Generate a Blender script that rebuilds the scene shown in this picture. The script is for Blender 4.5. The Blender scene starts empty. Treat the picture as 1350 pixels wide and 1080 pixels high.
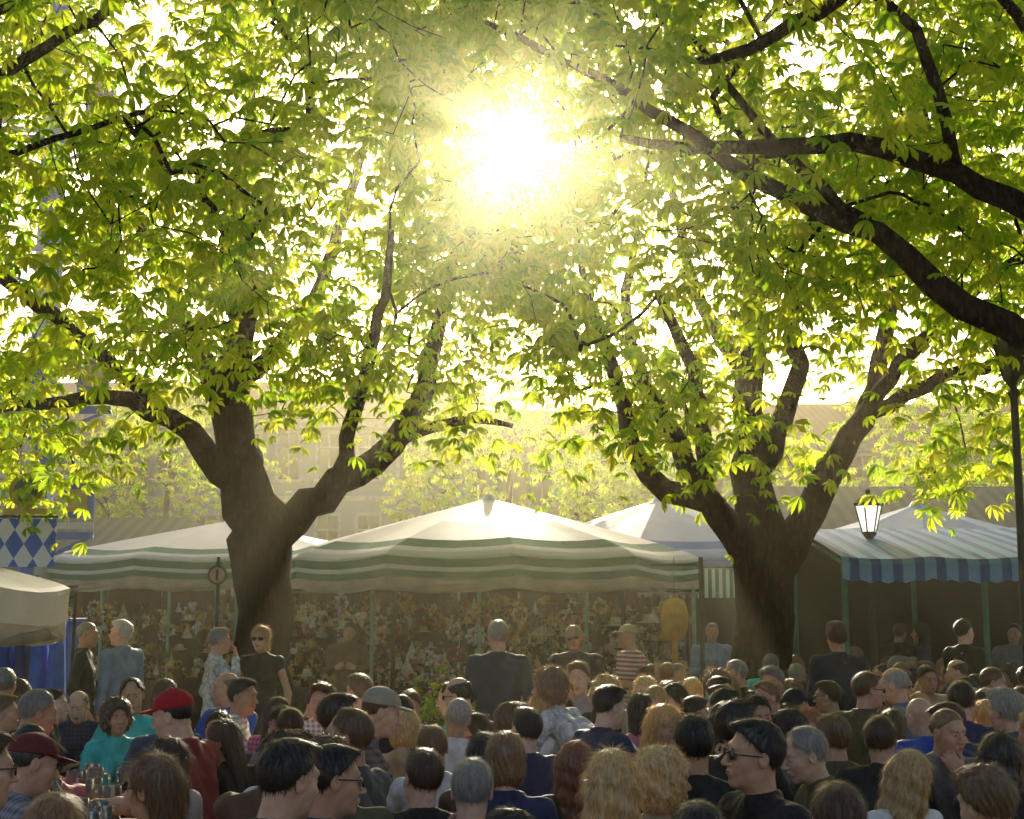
import bpy, math, random, numpy as np
from mathutils import Vector, Matrix, Euler
random.seed(7); rng=np.random.default_rng(7)
sc=bpy.context.scene
R=math.radians
# ------------------------------------------------------------------ helpers
def link(o):
    sc.collection.objects.link(o); return o
def empty(name,loc=(0,0,0),rz=0):
    e=bpy.data.objects.new(name,None); e.location=loc; e.rotation_euler=(0,0,rz); e.empty_display_size=.2
    return link(e)
def fast_mesh(name,V,F,mats=(),mi=None,smooth=False):
    V=np.ascontiguousarray(V,np.float32);F=np.ascontiguousarray(F,np.int32)
    me=bpy.data.meshes.new(name)
    me.vertices.add(len(V)); me.vertices.foreach_set('co',V.ravel())
    k=F.shape[1]
    me.loops.add(F.size); me.loops.foreach_set('vertex_index',F.ravel())
    me.polygons.add(len(F)); me.polygons.foreach_set('loop_start',np.arange(0,F.size,k,dtype=np.int32))
    for m in mats: me.materials.append(m)
    if mi is not None: me.polygons.foreach_set('material_index',np.ascontiguousarray(mi,np.int32))
    me.update(calc_edges=True)
    me.polygons.foreach_set('use_smooth',np.full(len(F),smooth,dtype=bool))
    return me
def obj(name,me,parent=None,loc=(0,0,0),rot=(0,0,0),scale=1):
    o=bpy.data.objects.new(name,me); o.location=loc; o.rotation_euler=rot
    o.scale=(scale,)*3
    if parent: o.parent=parent
    return link(o)
class MB:
    def __init__(s): s.V=[];s.F=[];s.M=[]
    def add(s,V,F,mi=0):
        b=len(s.V); s.V+= [tuple(v) for v in V]; s.F+=[tuple(b+i for i in f) for f in F]; s.M+=[mi]*len(F)
    def box(s,c,d,mi=0,rz=0,rx=0):
        hx,hy,hz=d[0]/2,d[1]/2,d[2]/2
        m=Matrix.Translation(c)@Euler((rx,0,rz)).to_matrix().to_4x4()
        P=[m@Vector((x*hx,y*hy,z*hz)) for x in(-1,1) for y in(-1,1) for z in(-1,1)]
        s.add(P,[(0,1,3,2),(4,6,7,5),(0,4,5,1),(2,3,7,6),(0,2,6,4),(1,5,7,3)],mi)
    def cyl(s,a,b,r0,r1,n=10,mi=0,caps=True):
        a=Vector(a);b=Vector(b);d=(b-a).normalized()
        u=d.orthogonal().normalized(); w=d.cross(u)
        P=[];
        for p,r in((a,r0),(b,r1)):
            for i in range(n):
                t=2*math.pi*i/n; P.append(p+u*math.cos(t)*r+w*math.sin(t)*r)
        F=[(i,(i+1)%n,n+(i+1)%n,n+i) for i in range(n)]
        if caps: F+=[tuple(range(n-1,-1,-1)),tuple(range(n,2*n))]
        s.add(P,F,mi)
    def lathe(s,c,prof,n=12,mi=0,sx=1,sy=1):
        P=[];F=[]
        for r,z in prof:
            for i in range(n):
                t=2*math.pi*i/n; P.append((c[0]+r*sx*math.cos(t),c[1]+r*sy*math.sin(t),c[2]+z))
        for j in range(len(prof)-1):
            for i in range(n):
                F.append((j*n+i,j*n+(i+1)%n,(j+1)*n+(i+1)%n,(j+1)*n+i))
        s.add(P,F,mi)
    def ball(s,c,r,mi=0,n=8,sx=1,sy=1,sz=1):
        s.lathe(c,[(max(.001,r*math.sin(math.pi*k/6)),-r*sz*math.cos(math.pi*k/6)) for k in range(7)],n,mi,sx,sy)
    def build(s,name,mats,parent=None,loc=(0,0,0),rot=(0,0,0),smooth=False,bevel=0):
        me=bpy.data.meshes.new(name); me.from_pydata(s.V,[],s.F)
        for m in mats: me.materials.append(m)
        me.polygons.foreach_set('material_index',s.M)
        me.polygons.foreach_set('use_smooth',[smooth]*len(s.F)); me.update()
        o=obj(name,me,parent,loc,rot)
        if bevel:
            b=o.modifiers.new('bevel','BEVEL'); b.width=bevel; b.segments=2; b.limit_method='ANGLE'
        return o
# ------------------------------------------------------------------ materials
def nt(name):
    m=bpy.data.materials.new(name); m.use_nodes=True
    t=m.node_tree; return m,t,t.nodes,t.links,t.nodes['Principled BSDF']
def pmat(name,col,rough=.8,scale=6,var=.25,bump=.15,bscale=None,metal=0,objcol=False,coord='Object',trans=0,spec=.3,sheen=0,stretch=None,gain=1.):
    m,t,N,L,B=nt(name)
    tc=N.new('ShaderNodeTexCoord'); src=tc.outputs[coord]
    if stretch:
        mp=N.new('ShaderNodeMapping'); mp.inputs['Scale'].default_value=stretch; L.new(src,mp.inputs[0]); src=mp.outputs[0]
    no=N.new('ShaderNodeTexNoise'); no.inputs['Scale'].default_value=scale; no.inputs['Detail'].default_value=3
    L.new(src,no.inputs['Vector'])
    mr=N.new('ShaderNodeMapRange'); mr.inputs['From Min'].default_value=.3; mr.inputs['From Max'].default_value=.7
    mr.inputs['To Min'].default_value=(1-var)*gain; mr.inputs['To Max'].default_value=(1+var)*gain
    L.new(no.outputs['Fac'],mr.inputs['Value'])
    vm=N.new('ShaderNodeVectorMath'); vm.operation='SCALE'
    if objcol:
        oi=N.new('ShaderNodeObjectInfo'); L.new(oi.outputs['Color'],vm.inputs[0])
    else: vm.inputs[0].default_value=col[:3]
    L.new(mr.outputs['Result'],vm.inputs['Scale'])
    L.new(vm.outputs['Vector'],B.inputs['Base Color'])
    B.inputs['Roughness'].default_value=rough; B.inputs['Metallic'].default_value=metal
    B.inputs['Specular IOR Level'].default_value=spec
    B.inputs['Sheen Weight'].default_value=sheen
    if bump:
        n2=N.new('ShaderNodeTexNoise'); n2.inputs['Scale'].default_value=bscale or scale*5; n2.inputs['Detail'].default_value=2
        L.new(src,n2.inputs['Vector'])
        bp=N.new('ShaderNodeBump'); bp.inputs['Strength'].default_value=bump; bp.inputs['Distance'].default_value=.02
        L.new(n2.outputs['Fac'],bp.inputs['Height']); L.new(bp.outputs['Normal'],B.inputs['Normal'])
    if trans:
        tr=N.new('ShaderNodeBsdfTranslucent'); L.new(vm.outputs['Vector'],tr.inputs['Color'])
        mx=N.new('ShaderNodeMixShader'); mx.inputs[0].default_value=trans
        L.new(B.outputs[0],mx.inputs[1]); L.new(tr.outputs[0],mx.inputs[2])
        L.new(mx.outputs[0],N['Material Output'].inputs['Surface'])
    return m
def bark_mat():
    m,t,N,L,B=nt('bark')
    tc=N.new('ShaderNodeTexCoord'); mp=N.new('ShaderNodeMapping'); mp.inputs['Scale'].default_value=(9,9,2.2)
    L.new(tc.outputs['Object'],mp.inputs['Vector'])
    v=N.new('ShaderNodeTexVoronoi'); v.feature='DISTANCE_TO_EDGE'; v.inputs['Scale'].default_value=1.6
    n=N.new('ShaderNodeTexNoise'); n.inputs['Scale'].default_value=2.5; n.inputs['Detail'].default_value=5
    L.new(mp.outputs[0],n.inputs['Vector'])
    ad=N.new('ShaderNodeVectorMath'); ad.operation='ADD'; L.new(mp.outputs[0],ad.inputs[0]); L.new(n.outputs['Color'],ad.inputs[1])
    L.new(ad.outputs[0],v.inputs['Vector'])
    r=N.new('ShaderNodeValToRGB'); r.color_ramp.elements[0].color=(.007,.005,.004,1); r.color_ramp.elements[1].color=(.055,.036,.024,1); r.color_ramp.elements[1].position=.35
    L.new(v.outputs['Distance'],r.inputs[0]); L.new(r.outputs[0],B.inputs['Base Color'])
    B.inputs['Roughness'].default_value=.95; B.inputs['Specular IOR Level'].default_value=.12
    mu=N.new('ShaderNodeMath'); mu.operation='ADD'; L.new(v.outputs['Distance'],mu.inputs[0]); L.new(n.outputs['Fac'],mu.inputs[1])
    b=N.new('ShaderNodeBump'); b.inputs['Strength'].default_value=.9; b.inputs['Distance'].default_value=.05
    L.new(mu.outputs[0],b.inputs['Height']); L.new(b.outputs[0],B.inputs['Normal'])
    return m
def leaf_mat():
    m,t,N,L,B=nt('chestnut_leaf'); N.remove(B)
    at=N.new('ShaderNodeAttribute'); at.attribute_name='tone'
    r=N.new('ShaderNodeValToRGB'); r.color_ramp.elements[0].color=(.38,.66,.012,1); r.color_ramp.elements[1].color=(.96,.95,.07,1)
    e=r.color_ramp.elements.new(.5); e.color=(.74,.89,.025,1)
    L.new(at.outputs['Fac'],r.inputs[0])
    df=N.new('ShaderNodeBsdfDiffuse'); df.inputs['Color'].default_value=(.075,.14,.012,1)
    gl=N.new('ShaderNodeBsdfGlossy'); gl.inputs['Roughness'].default_value=.4; gl.inputs['Color'].default_value=(.8,.85,.75,1)
    m1=N.new('ShaderNodeMixShader'); m1.inputs[0].default_value=.05; L.new(df.outputs[0],m1.inputs[1]); L.new(gl.outputs[0],m1.inputs[2])
    tr=N.new('ShaderNodeBsdfTranslucent'); L.new(r.outputs[0],tr.inputs['Color'])
    mx=N.new('ShaderNodeMixShader'); mx.inputs[0].default_value=.84
    L.new(m1.outputs[0],mx.inputs[1]); L.new(tr.outputs[0],mx.inputs[2])
    L.new(mx.outputs[0],N['Material Output'].inputs['Surface'])
    return m
def stripe_mat(name,c1,c2,scale,axis=0,trans=0,rough=.8,prop=.5):
    m,t,N,L,B=nt(name)
    tc=N.new('ShaderNodeTexCoord'); sp=N.new('ShaderNodeSeparateXYZ'); L.new(tc.outputs['Object'],sp.inputs[0])
    mu=N.new('ShaderNodeMath'); mu.operation='MULTIPLY'; mu.inputs[1].default_value=scale; L.new(sp.outputs[axis],mu.inputs[0])
    fr=N.new('ShaderNodeMath'); fr.operation='FRACT'; L.new(mu.outputs[0],fr.inputs[0])
    gt=N.new('ShaderNodeMath'); gt.operation='GREATER_THAN'; gt.inputs[1].default_value=prop; L.new(fr.outputs[0],gt.inputs[0])
    mx=N.new('ShaderNodeMix'); mx.data_type='RGBA'; mx.inputs['A'].default_value=(*c1,1); mx.inputs['B'].default_value=(*c2,1)
    L.new(gt.outputs[0],mx.inputs['Factor']); L.new(mx.outputs['Result'],B.inputs['Base Color']); B.inputs['Roughness'].default_value=rough
    B.inputs['Specular IOR Level'].default_value=.25
    if trans:
        tr=N.new('ShaderNodeBsdfTranslucent'); L.new(mx.outputs['Result'],tr.inputs['Color'])
        ms=N.new('ShaderNodeMixShader'); ms.inputs[0].default_value=trans
        L.new(B.outputs[0],ms.inputs[1]); L.new(tr.outputs[0],ms.inputs[2]); L.new(ms.outputs[0],N['Material Output'].inputs['Surface'])
    return m
def lozenge_mat():
    m,t,N,L,B=nt('lozenge_cloth')
    tc=N.new('ShaderNodeTexCoord'); sp=N.new('ShaderNodeSeparateXYZ'); L.new(tc.outputs['Object'],sp.inputs[0])
    def lin(a,b,off):
        x=N.new('ShaderNodeMath'); x.operation='MULTIPLY'; x.inputs[1].default_value=a; L.new(sp.outputs[0],x.inputs[0])
        z=N.new('ShaderNodeMath'); z.operation='MULTIPLY_ADD'; z.inputs[1].default_value=b; L.new(sp.outputs[2],z.inputs[0]); L.new(x.outputs[0],z.inputs[2])
        f=N.new('ShaderNodeMath'); f.operation='FLOOR'; L.new(z.outputs[0],f.inputs[0]); return f
    a=lin(4.5,3.,0); b=lin(4.5,-3.,0); s=N.new('ShaderNodeMath'); s.operation='ADD'; L.new(a.outputs[0],s.inputs[0]); L.new(b.outputs[0],s.inputs[1])
    md=N.new('ShaderNodeMath'); md.operation='FLOORED_MODULO'; md.inputs[1].default_value=2; L.new(s.outputs[0],md.inputs[0])
    mx=N.new('ShaderNodeMix'); mx.data_type='RGBA'; mx.inputs['A'].default_value=(.03,.14,.6,1); mx.inputs['B'].default_value=(.78,.8,.82,1)
    L.new(md.outputs[0],mx.inputs['Factor']); L.new(mx.outputs['Result'],B.inputs['Base Color']); return m
def glass_mat(name,col,rough=.05):
    m,t,N,L,B=nt(name); B.inputs['Base Color'].default_value=(*col,1); B.inputs['Roughness'].default_value=rough
    B.inputs['Specular IOR Level'].default_value=.8; return m
BARK=bark_mat(); LEAF=leaf_mat()
WOOD=pmat('wood',(.34,.21,.10),.55,8,.3,.2); WOODD=pmat('dark_wood',(.045,.03,.02),.8)
METAL=pmat('dark_metal',(.05,.055,.05),.4,metal=.6); GREENP=pmat('green_paint',(.05,.20,.14),.5)
# ------------------------------------------------------------------ camera, world, sun
cam=bpy.data.cameras.new('camera'); co=link(bpy.data.objects.new('camera',cam)); sc.camera=co
cam.sensor_width=36; cam.lens=36*1854/1350; cam.clip_end=2000; cam.clip_start=.05
co.location=(0,0,1.85); co.rotation_euler=(R(90+8.35),0,0)
ELEV=R(19)
w=bpy.data.worlds.new('World'); sc.world=w; w.use_nodes=True
WN=w.node_tree.nodes; WL=w.node_tree.links; bg=WN['Background']
sky=WN.new('ShaderNodeTexSky'); sky.sky_type='NISHITA'; sky.sun_disc=False; sky.sun_elevation=ELEV; sky.sun_rotation=0
sky.dust_density=5.0; sky.air_density=1.0; sky.ozone_density=0.
WL.new(sky.outputs[0],bg.inputs[0]); bg.inputs[1].default_value=.145
su=bpy.data.lights.new('sun','SUN'); su.energy=5; su.angle=R(.5); su.color=(1,.90,.66)
so=link(bpy.data.objects.new('sun',su)); so.rotation_euler=(-(math.pi/2-ELEV),0,0); so.location=(0,30,20)
sc.view_settings.view_transform='Standard'; sc.view_settings.look='None'; sc.view_settings.exposure=0
# haze in the air (barbecue smoke and dust)
def haze():
    mb=MB(); mb.box((0,19,5.5),(40,34,11.2))
    m=bpy.data.materials.new('haze'); m.use_nodes=True; N=m.node_tree.nodes; L=m.node_tree.links
    N.remove(N['Principled BSDF']); vs=N.new('ShaderNodeVolumeScatter')
    vs.inputs['Color'].default_value=(1,.93,.60,1); vs.inputs['Density'].default_value=.0046; vs.inputs['Anisotropy'].default_value=.88
    L.new(vs.outputs[0],N['Material Output'].inputs['Volume'])
    mb.build('haze',[m])
haze()
# ------------------------------------------------------------------ ground
def ground():
    m,t,N,L,B=nt('ground')
    tc=N.new('ShaderNodeTexCoord')
    v=N.new('ShaderNodeTexVoronoi'); v.feature='DISTANCE_TO_EDGE'; v.inputs['Scale'].default_value=7
    L.new(tc.outputs['Object'],v.inputs['Vector'])
    n=N.new('ShaderNodeTexNoise'); n.inputs['Scale'].default_value=1.2; n.inputs['Detail'].default_value=6; L.new(tc.outputs['Object'],n.inputs['Vector'])
    r=N.new('ShaderNodeValToRGB'); r.color_ramp.elements[0].color=(.18,.145,.11,1); r.color_ramp.elements[1].color=(.40,.34,.26,1)
    L.new(n.outputs['Fac'],r.inputs[0]); L.new(r.outputs[0],B.inputs['Base Color']); B.inputs['Roughness'].default_value=.85
    b=N.new('ShaderNodeBump'); b.inputs['Strength'].default_value=.5; b.inputs['Distance'].default_value=.02
    L.new(v.outputs['Distance'],b.inputs['Height']); L.new(b.outputs[0],B.inputs['Normal'])
    mb=MB(); mb.add([(-400,-100,0),(400,-100,0),(400,700,0),(-400,700,0)],[(0,1,2,3)]); mb.build('ground',[m])
ground()
# ------------------------------------------------------------------ SDF modelling
def surfnets(F,org,h):
    ins=F<0; S=F.shape
    cnt=np.zeros([s-1 for s in S],np.int8)
    for i in(0,1):
        for j in(0,1):
            for k in(0,1): cnt+=ins[i:S[0]-1+i,j:S[1]-1+j,k:S[2]-1+k]
    act=(cnt>0)&(cnt<8); cells=np.argwhere(act); n=len(cells)
    idx=np.full(act.shape,-1,np.int32); idx[act]=np.arange(n)
    pos=np.zeros((n,3)); wt=np.zeros(n)
    for a in range(3):
        b,c=(a+1)%3,(a+2)%3
        for ub in(0,1):
            for uc in(0,1):
                o=np.zeros(3,int); o[b]=ub;o[c]=uc
                o2=o.copy(); o2[a]=1
                p=cells+o;q=cells+o2
                va=F[p[:,0],p[:,1],p[:,2]]; vb=F[q[:,0],q[:,1],q[:,2]]
                m=(va<0)!=(vb<0); t=va[m]/(va[m]-vb[m])
                pp=np.tile(o.astype(float),(m.sum(),1)); pp[:,a]=t
                pos[m]+=pp; wt[m]+=1
    V=(cells+pos/wt[:,None])*h+np.array(org)
    Q=[]
    for a in range(3):
        b,c=(a+1)%3,(a+2)%3
        s0=[slice(1,-1)]*3; s1=[slice(1,-1)]*3; s0[a]=slice(0,-1); s1[a]=slice(1,None)
        A=ins[tuple(s0)];B_=ins[tuple(s1)]
        e=np.argwhere(A!=B_); inside=A[e[:,0],e[:,1],e[:,2]]
        g=e.copy(); g[:,b]+=1; g[:,c]+=1
        def cid(db,dc):
            x=g.copy(); x[:,b]+=db; x[:,c]+=dc; return idx[x[:,0],x[:,1],x[:,2]]
        q=np.stack([cid(-1,-1),cid(0,-1),cid(0,0),cid(-1,0)],1)
        q[~inside]=q[~inside][:,::-1]; Q.append(q)
    Q=np.concatenate(Q); return V,Q[(Q>=0).all(1)]
class G:
    def __init__(s,lo,hi,h):
        s.lo=lo; s.h=h
        ax=[np.arange(lo[i],hi[i]+h,h,dtype=np.float32) for i in range(3)]
        s.X,s.Y,s.Z=np.meshgrid(*ax,indexing='ij'); s.d=None
    def ell(s,c,r):
        x,y,z=(s.X-c[0]),(s.Y-c[1]),(s.Z-c[2])
        k0=np.sqrt((x/r[0])**2+(y/r[1])**2+(z/r[2])**2)
        k1=np.sqrt((x/r[0]**2)**2+(y/r[1]**2)**2+(z/r[2]**2)**2)+1e-6
        return k0*(k0-1)/k1
    def cone(s,a,b,r1,r2):
        a=np.array(a,float);b=np.array(b,float);ba=b-a; L=max(1e-9,ba@ba)
        x,y,z=s.X-a[0],s.Y-a[1],s.Z-a[2]
        t=np.clip((x*ba[0]+y*ba[1]+z*ba[2])/L,0,1)
        return np.sqrt((x-t*ba[0])**2+(y-t*ba[1])**2+(z-t*ba[2])**2)-(r1+(r2-r1)*t)
    def u(s,f,k=.02):
        if s.d is None: s.d=f; return
        s.d=smin(s.d,f,k)
    def sub(s,f,k=.01): s.d=-smin(-s.d,f,k)
    def inter(s,f,k=.005): s.d=-smin(-s.d,-f,k)
    def mesh(s): return surfnets(s.d,s.lo,s.h)
def smin(a,b,k):
    h=np.maximum(k-np.abs(a-b),0)/k; return np.minimum(a,b)-h*h*k*.25
def sn(g,f,s):
    return np.sin(g.X*f+s+1.7*np.sin(g.Y*f*.8+s*2))*np.sin(g.Z*f*.9+1.3*np.sin(g.X*f*.7+s)+g.Y*f*.5)
class Multi:
    def __init__(s): s.V=[];s.F=[];s.M=[];s.n=0
    def add(s,V,F,mi): s.V.append(V);s.F.append(F+s.n);s.M.append(np.full(len(F),mi));s.n+=len(V)
    def mesh(s,name,mats): return fast_mesh(name,np.concatenate(s.V),np.concatenate(s.F),mats,np.concatenate(s.M),True)
SKIN=pmat('skin',(.5,.3,.2),.42,30,.14,.05,objcol=True,spec=.45)
SKINB=pmat('skin_body',(.70,.39,.25),.42,30,.12,.05,spec=.45)
LIP=pmat('lips',(.42,.15,.12),.45,30,.1,0); EYEW=pmat('eye_white',(.7,.68,.65),.2,30,.05,0); EYED=pmat('eye_iris',(.04,.025,.015),.15,30,.1,0)
HAIR=pmat('hair',(.1,.06,.03),.34,1,.5,.2,bscale=1.6,objcol=True,spec=1.,stretch=(110,110,14))
WISP=pmat('hair_wisps',(.1,.06,.03),.32,1,.3,0,objcol=True,spec=1.,trans=.5,stretch=(60,60,14),gain=1.5)  # gain lifts the hair colour to paint in a backlit rim glow
SHIRT=pmat('shirt_cloth',(.5,.5,.5),.62,12,.2,.35,bscale=30,objcol=True,spec=.4,sheen=.06)
FLORAL=pmat('floral_cloth',(.66,.66,.68),.75,26,.5,.2,spec=.2)
JEANS=pmat('trousers',(.045,.06,.10),.85,14,.3,.2); SHOE=pmat('shoe_leather',(.03,.022,.018),.4)
BLACKP=glass_mat('sunglass_lens',(.01,.01,.012),.08); CAPM=pmat('cap_cloth',(.3,.3,.3),.75,20,.15,.2,objcol=True)
STRIPES=stripe_mat('striped_shirt',(.50,.12,.10),(.7,.65,.6),22,2)
def plaid_mat():
    m,t,N,L,B=nt('plaid_shirt'); tc=N.new('ShaderNodeTexCoord'); oi=N.new('ShaderNodeObjectInfo')
    w1=N.new('ShaderNodeTexWave'); w1.bands_direction='X'; w1.inputs['Scale'].default_value=9
    w2=N.new('ShaderNodeTexWave'); w2.bands_direction='Z'; w2.inputs['Scale'].default_value=9
    for q in(w1,w2): L.new(tc.outputs['Object'],q.inputs['Vector'])
    mm=N.new('ShaderNodeMath'); mm.operation='ADD'; L.new(w1.outputs['Fac'],mm.inputs[0]); L.new(w2.outputs['Fac'],mm.inputs[1])
    mr=N.new('ShaderNodeMapRange'); mr.inputs['From Max'].default_value=2; mr.inputs['To Min'].default_value=.35; mr.inputs['To Max'].default_value=1.5; L.new(mm.outputs[0],mr.inputs[0])
    vm=N.new('ShaderNodeVectorMath'); vm.operation='SCALE'; L.new(oi.outputs['Color'],vm.inputs[0]); L.new(mr.outputs[0],vm.inputs['Scale'])
    L.new(vm.outputs[0],B.inputs['Base Color']); B.inputs['Roughness'].default_value=.8; return m
PLAID=plaid_mat()
# head: origin at centre of head, face to +Y
def make_head(name,fem):
    mu=Multi(); g=G((-.105,-.13,-.22),(.105,.135,.135),.0045)
    g.u(g.ell((0,-.012,.035),(.073,.093,.087)))
    g.u(g.ell((0,.022,-.03),(.058 if fem else .062,.068,.084)),.03)
    g.u(g.ell((0,.034,-.075),(.038 if fem else .048,.044,.038)),.03)
    g.u(g.ell((0,.072,-.097),(.017 if fem else .022,.016,.016)),.02)
    for s in(-1,1): g.u(g.ell((s*.04,.058,-.025),(.02,.02,.022)),.03)
    g.u(g.cone((-.035,.075,.032),(.035,.075,.032),.009 if fem else .012,.009 if fem else .012),.02)
    for s in(-1,1): g.sub(g.ell((s*.031,.098,.008),(.018,.015,.012)),.014)
    for s in(-1,1): g.u(g.ell((s*.031,.0735,.008),(.0145,.0135,.0105)),.005)
    g.u(g.cone((0,.086,.016),(0,.112,-.026),.007,.011),.012)
    for s in(-1,1): g.u(g.ell((s*.012,.099,-.031),(.008,.010,.007)),.008)
    g.u(g.ell((0,.086,-.06),(.026,.014,.016)),.012)
    for s in(-1,1):
        g.u(g.ell((s*.077,-.008,-.002),(.009,.02,.031)),.006); g.sub(g.ell((s*.087,-.004,.002),(.007,.011,.018)),.004)
    r=.044 if fem else .053
    g.u(g.cone((0,-.022,-.05),(0,-.045,-.21),r,r+.006),.035)
    mu.add(*g.mesh(),0)
    g=G((-.035,.07,-.085),(.035,.115,-.04),.003)
    g.u(g.ell((0,.093,-.056),(.021,.009,.005))); g.u(g.ell((0,.092,-.065),(.018,.009,.006)),.003)
    mu.add(*g.mesh(),1)
    for s in(-1,1):
        g=G((s*.031-.02,.06,-.012),(s*.031+.02,.1,.028),.003); g.u(g.ell((s*.031,.0775,.007),(.0105,.0115,.0065))); mu.add(*g.mesh(),2)
        g=G((s*.031-.012,.08,-.006),(s*.031+.012,.1,.02),.0022); g.u(g.ell((s*.031,.0865,.007),(.005,.0045,.005))); mu.add(*g.mesh(),3)
    return mu.mesh(name,[SKIN,LIP,EYEW,EYED])
HEADM=make_head('head_male',False); HEADF=make_head('head_female',True)
def make_hair(kind):
    longk=kind in('long','pony','longtied','longwavy')
    g=G((-.15,-.19,-.40 if longk else -.2),(.15,.13,.19),.0055)
    t={'short':.009,'full':.017,'crop':.004,'bald':.005,'long':.011,'longwavy':.016,'bob':.015,'bun':.008,'pony':.007,'curly':.03,'longtied':.010,'receding':.008}[kind]
    g.u(g.ell((0,-.014,.036),(.073+t,.093+t,.087+t)))
    if kind=='full': g.u(g.ell((0,.035,.105),(.06,.055,.028)),.03)
    if kind=='short': g.u(g.ell((0,.035,.105),(.045,.05,.018)),.03)
    if kind in('long','longtied','longwavy'):
        wv=.012 if kind=='longwavy' else 0
        g.u(g.cone((-.028,-.058,.0),(-.045,-.095,-.30),.056+wv,.022+wv),.03); g.u(g.cone((.028,-.058,.0),(.04,-.10,-.32),.056+wv,.02+wv),.03)
        if kind!='longtied':
            for s in(-1,1): g.u(g.cone((s*.068,.0,.03),(s*.078,.02,-.2),.022+wv*.6,.016),.03); g.u(g.cone((s*.066,-.03,.03),(s*.075,-.05,-.24),.026+wv*.6,.018),.03)
    if kind=='bob':
        g.u(g.ell((0,-.03,-.035),(.088,.078,.08)),.03)
    if kind=='curly':
        g.u(g.ell((0,-.03,-.02),(.11,.095,.095)),.03)
    if kind=='bun': g.u(g.ell((0,-.10,.085),(.04,.04,.036)),.008)
    if kind=='pony':
        g.u(g.ell((0,-.112,.04),(.022,.02,.022)),.008); g.u(g.cone((0,-.12,.04),(0,-.15,-.08),.02,.03),.01); g.u(g.cone((0,-.15,-.08),(0,-.13,-.26),.03,.010),.01)
    ang=np.arctan2(g.X,-(g.Y+.01)); rr=np.sqrt(g.X**2+(g.Y+.01)**2)
    amp=.0012 if kind in('crop','bald','short','receding') else .0025
    g.d=g.d-amp*np.sin(ang*24+4*np.sin(g.Z*16)+3*np.sin(rr*60))-amp*.7*sn(g,80,1.3)
    if kind=='curly': g.d=g.d-.008*sn(g,75,.4)-.004*sn(g,150,2.)
    if kind in('longwavy','long'): g.d=g.d-.005*np.sin(g.Z*70+ang*2)*(g.Z<0)-.006*np.sin(ang*9+2*np.sin(g.Z*18))*(g.Z<.02)
    if kind=='full': g.d=g.d-.004*sn(g,45,2.2)
    g.sub(g.ell((0,.118,-.025),(.083,.09,.108)),.006)
    if longk or kind in('bob','curly'):
        g.sub(g.ell((0,.10,-.13),(.075,.10,.10)),.006)
    if kind in('receding',): g.sub(g.ell((0,.085,.09),(.05,.06,.06)),.01)
    if kind=='bald': g.sub(g.ell((0,.005,.13),(.072,.11,.09)),.01)
    if not(longk or kind in('bob','curly')):
        g.inter(-(g.Z+.070-1.0*(g.Y+.09)),.008)
    V,F=g.mesh(); 
    mu=Multi(); mu.add(V,F,0)
    for s in(-1,1):
        b=G((s*.031-.03,.06,.0),(s*.031+.03,.105,.05),.0035); b.u(b.cone((s*.016,.0885,.026),(s*.044,.079,.027),.004,.003)); mu.add(*b.mesh(),0)
    me=fast_mesh('tmp',V,F); nv=np.zeros(len(V)*3,np.float32); me.vertices.foreach_get('normal',nv); nv=nv.reshape(-1,3); bpy.data.meshes.remove(me)
    k=rng.integers(0,len(V),3400 if not longk else 5000); P=V[k]+rng.normal(0,.002,(len(k),3));Nn=nv[k]
    keep=~((P[:,1]>.05)&(P[:,2]<.06)); P=P[keep];Nn=Nn[keep]; n=len(P)
    flow=np.tile([0,0,-1.],(n,1)); tw=np.clip((P[:,2]-.06)/.05,0,1)[:,None]; cen=P-np.array([0,-.05,.0]); cen[:,2]=0
    flow=flow*(1-tw)+tw*(cen/(np.linalg.norm(cen,axis=1)[:,None]+1e-6)*.8+np.array([.15,.1,0]))
    flow-= (flow*Nn).sum(1)[:,None]*Nn; flow/=np.linalg.norm(flow,axis=1)[:,None]+1e-6
    D=flow+Nn*(.16 if kind!='curly' else .5)+rng.normal(0,.11 if kind!='curly' else .4,(n,3))+Nn*.35*(rng.random((n,1))<.15); D/=np.linalg.norm(D,axis=1)[:,None]
    Ln=(.010 if kind in('crop','bald') else .026 if not longk else .05)*rng.uniform(.5,1.3,n)[:,None]
    W=np.cross(D,Nn); W/=np.linalg.norm(W,axis=1)[:,None]+1e-6; W*=.0008
    VV=np.stack([P-W,P+W,P+D*Ln+W*.3,P+D*Ln-W*.3],1).reshape(-1,3); FF=np.arange(4*n).reshape(-1,4)
    mu.add(VV,FF,1)
    return mu.mesh('hair_'+kind,[HAIR,WISP])
HK=['short','full','crop','bald','long','bob','bun','pony','curly','longtied','receding','longwavy']
HAIRS={k:make_hair(k) for k in HK}
def make_cap():
    mu=Multi(); g=G((-.12,-.14,.0),(.12,.2,.17),.0055)
    g.u(g.ell((0,-.012,.05),(.089,.106,.086))); g.inter(-(g.Z-.045-.1*g.Y),.004)
    v=g.ell((0,.095,.05),(.072,.078,.010)); g.u(v,.006); g.u(g.ell((0,-.012,.136),(.008,.008,.006)),.004)
    mu.add(*g.mesh(),0); return mu.mesh('cap',[CAPM])
CAP=make_cap()
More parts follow.
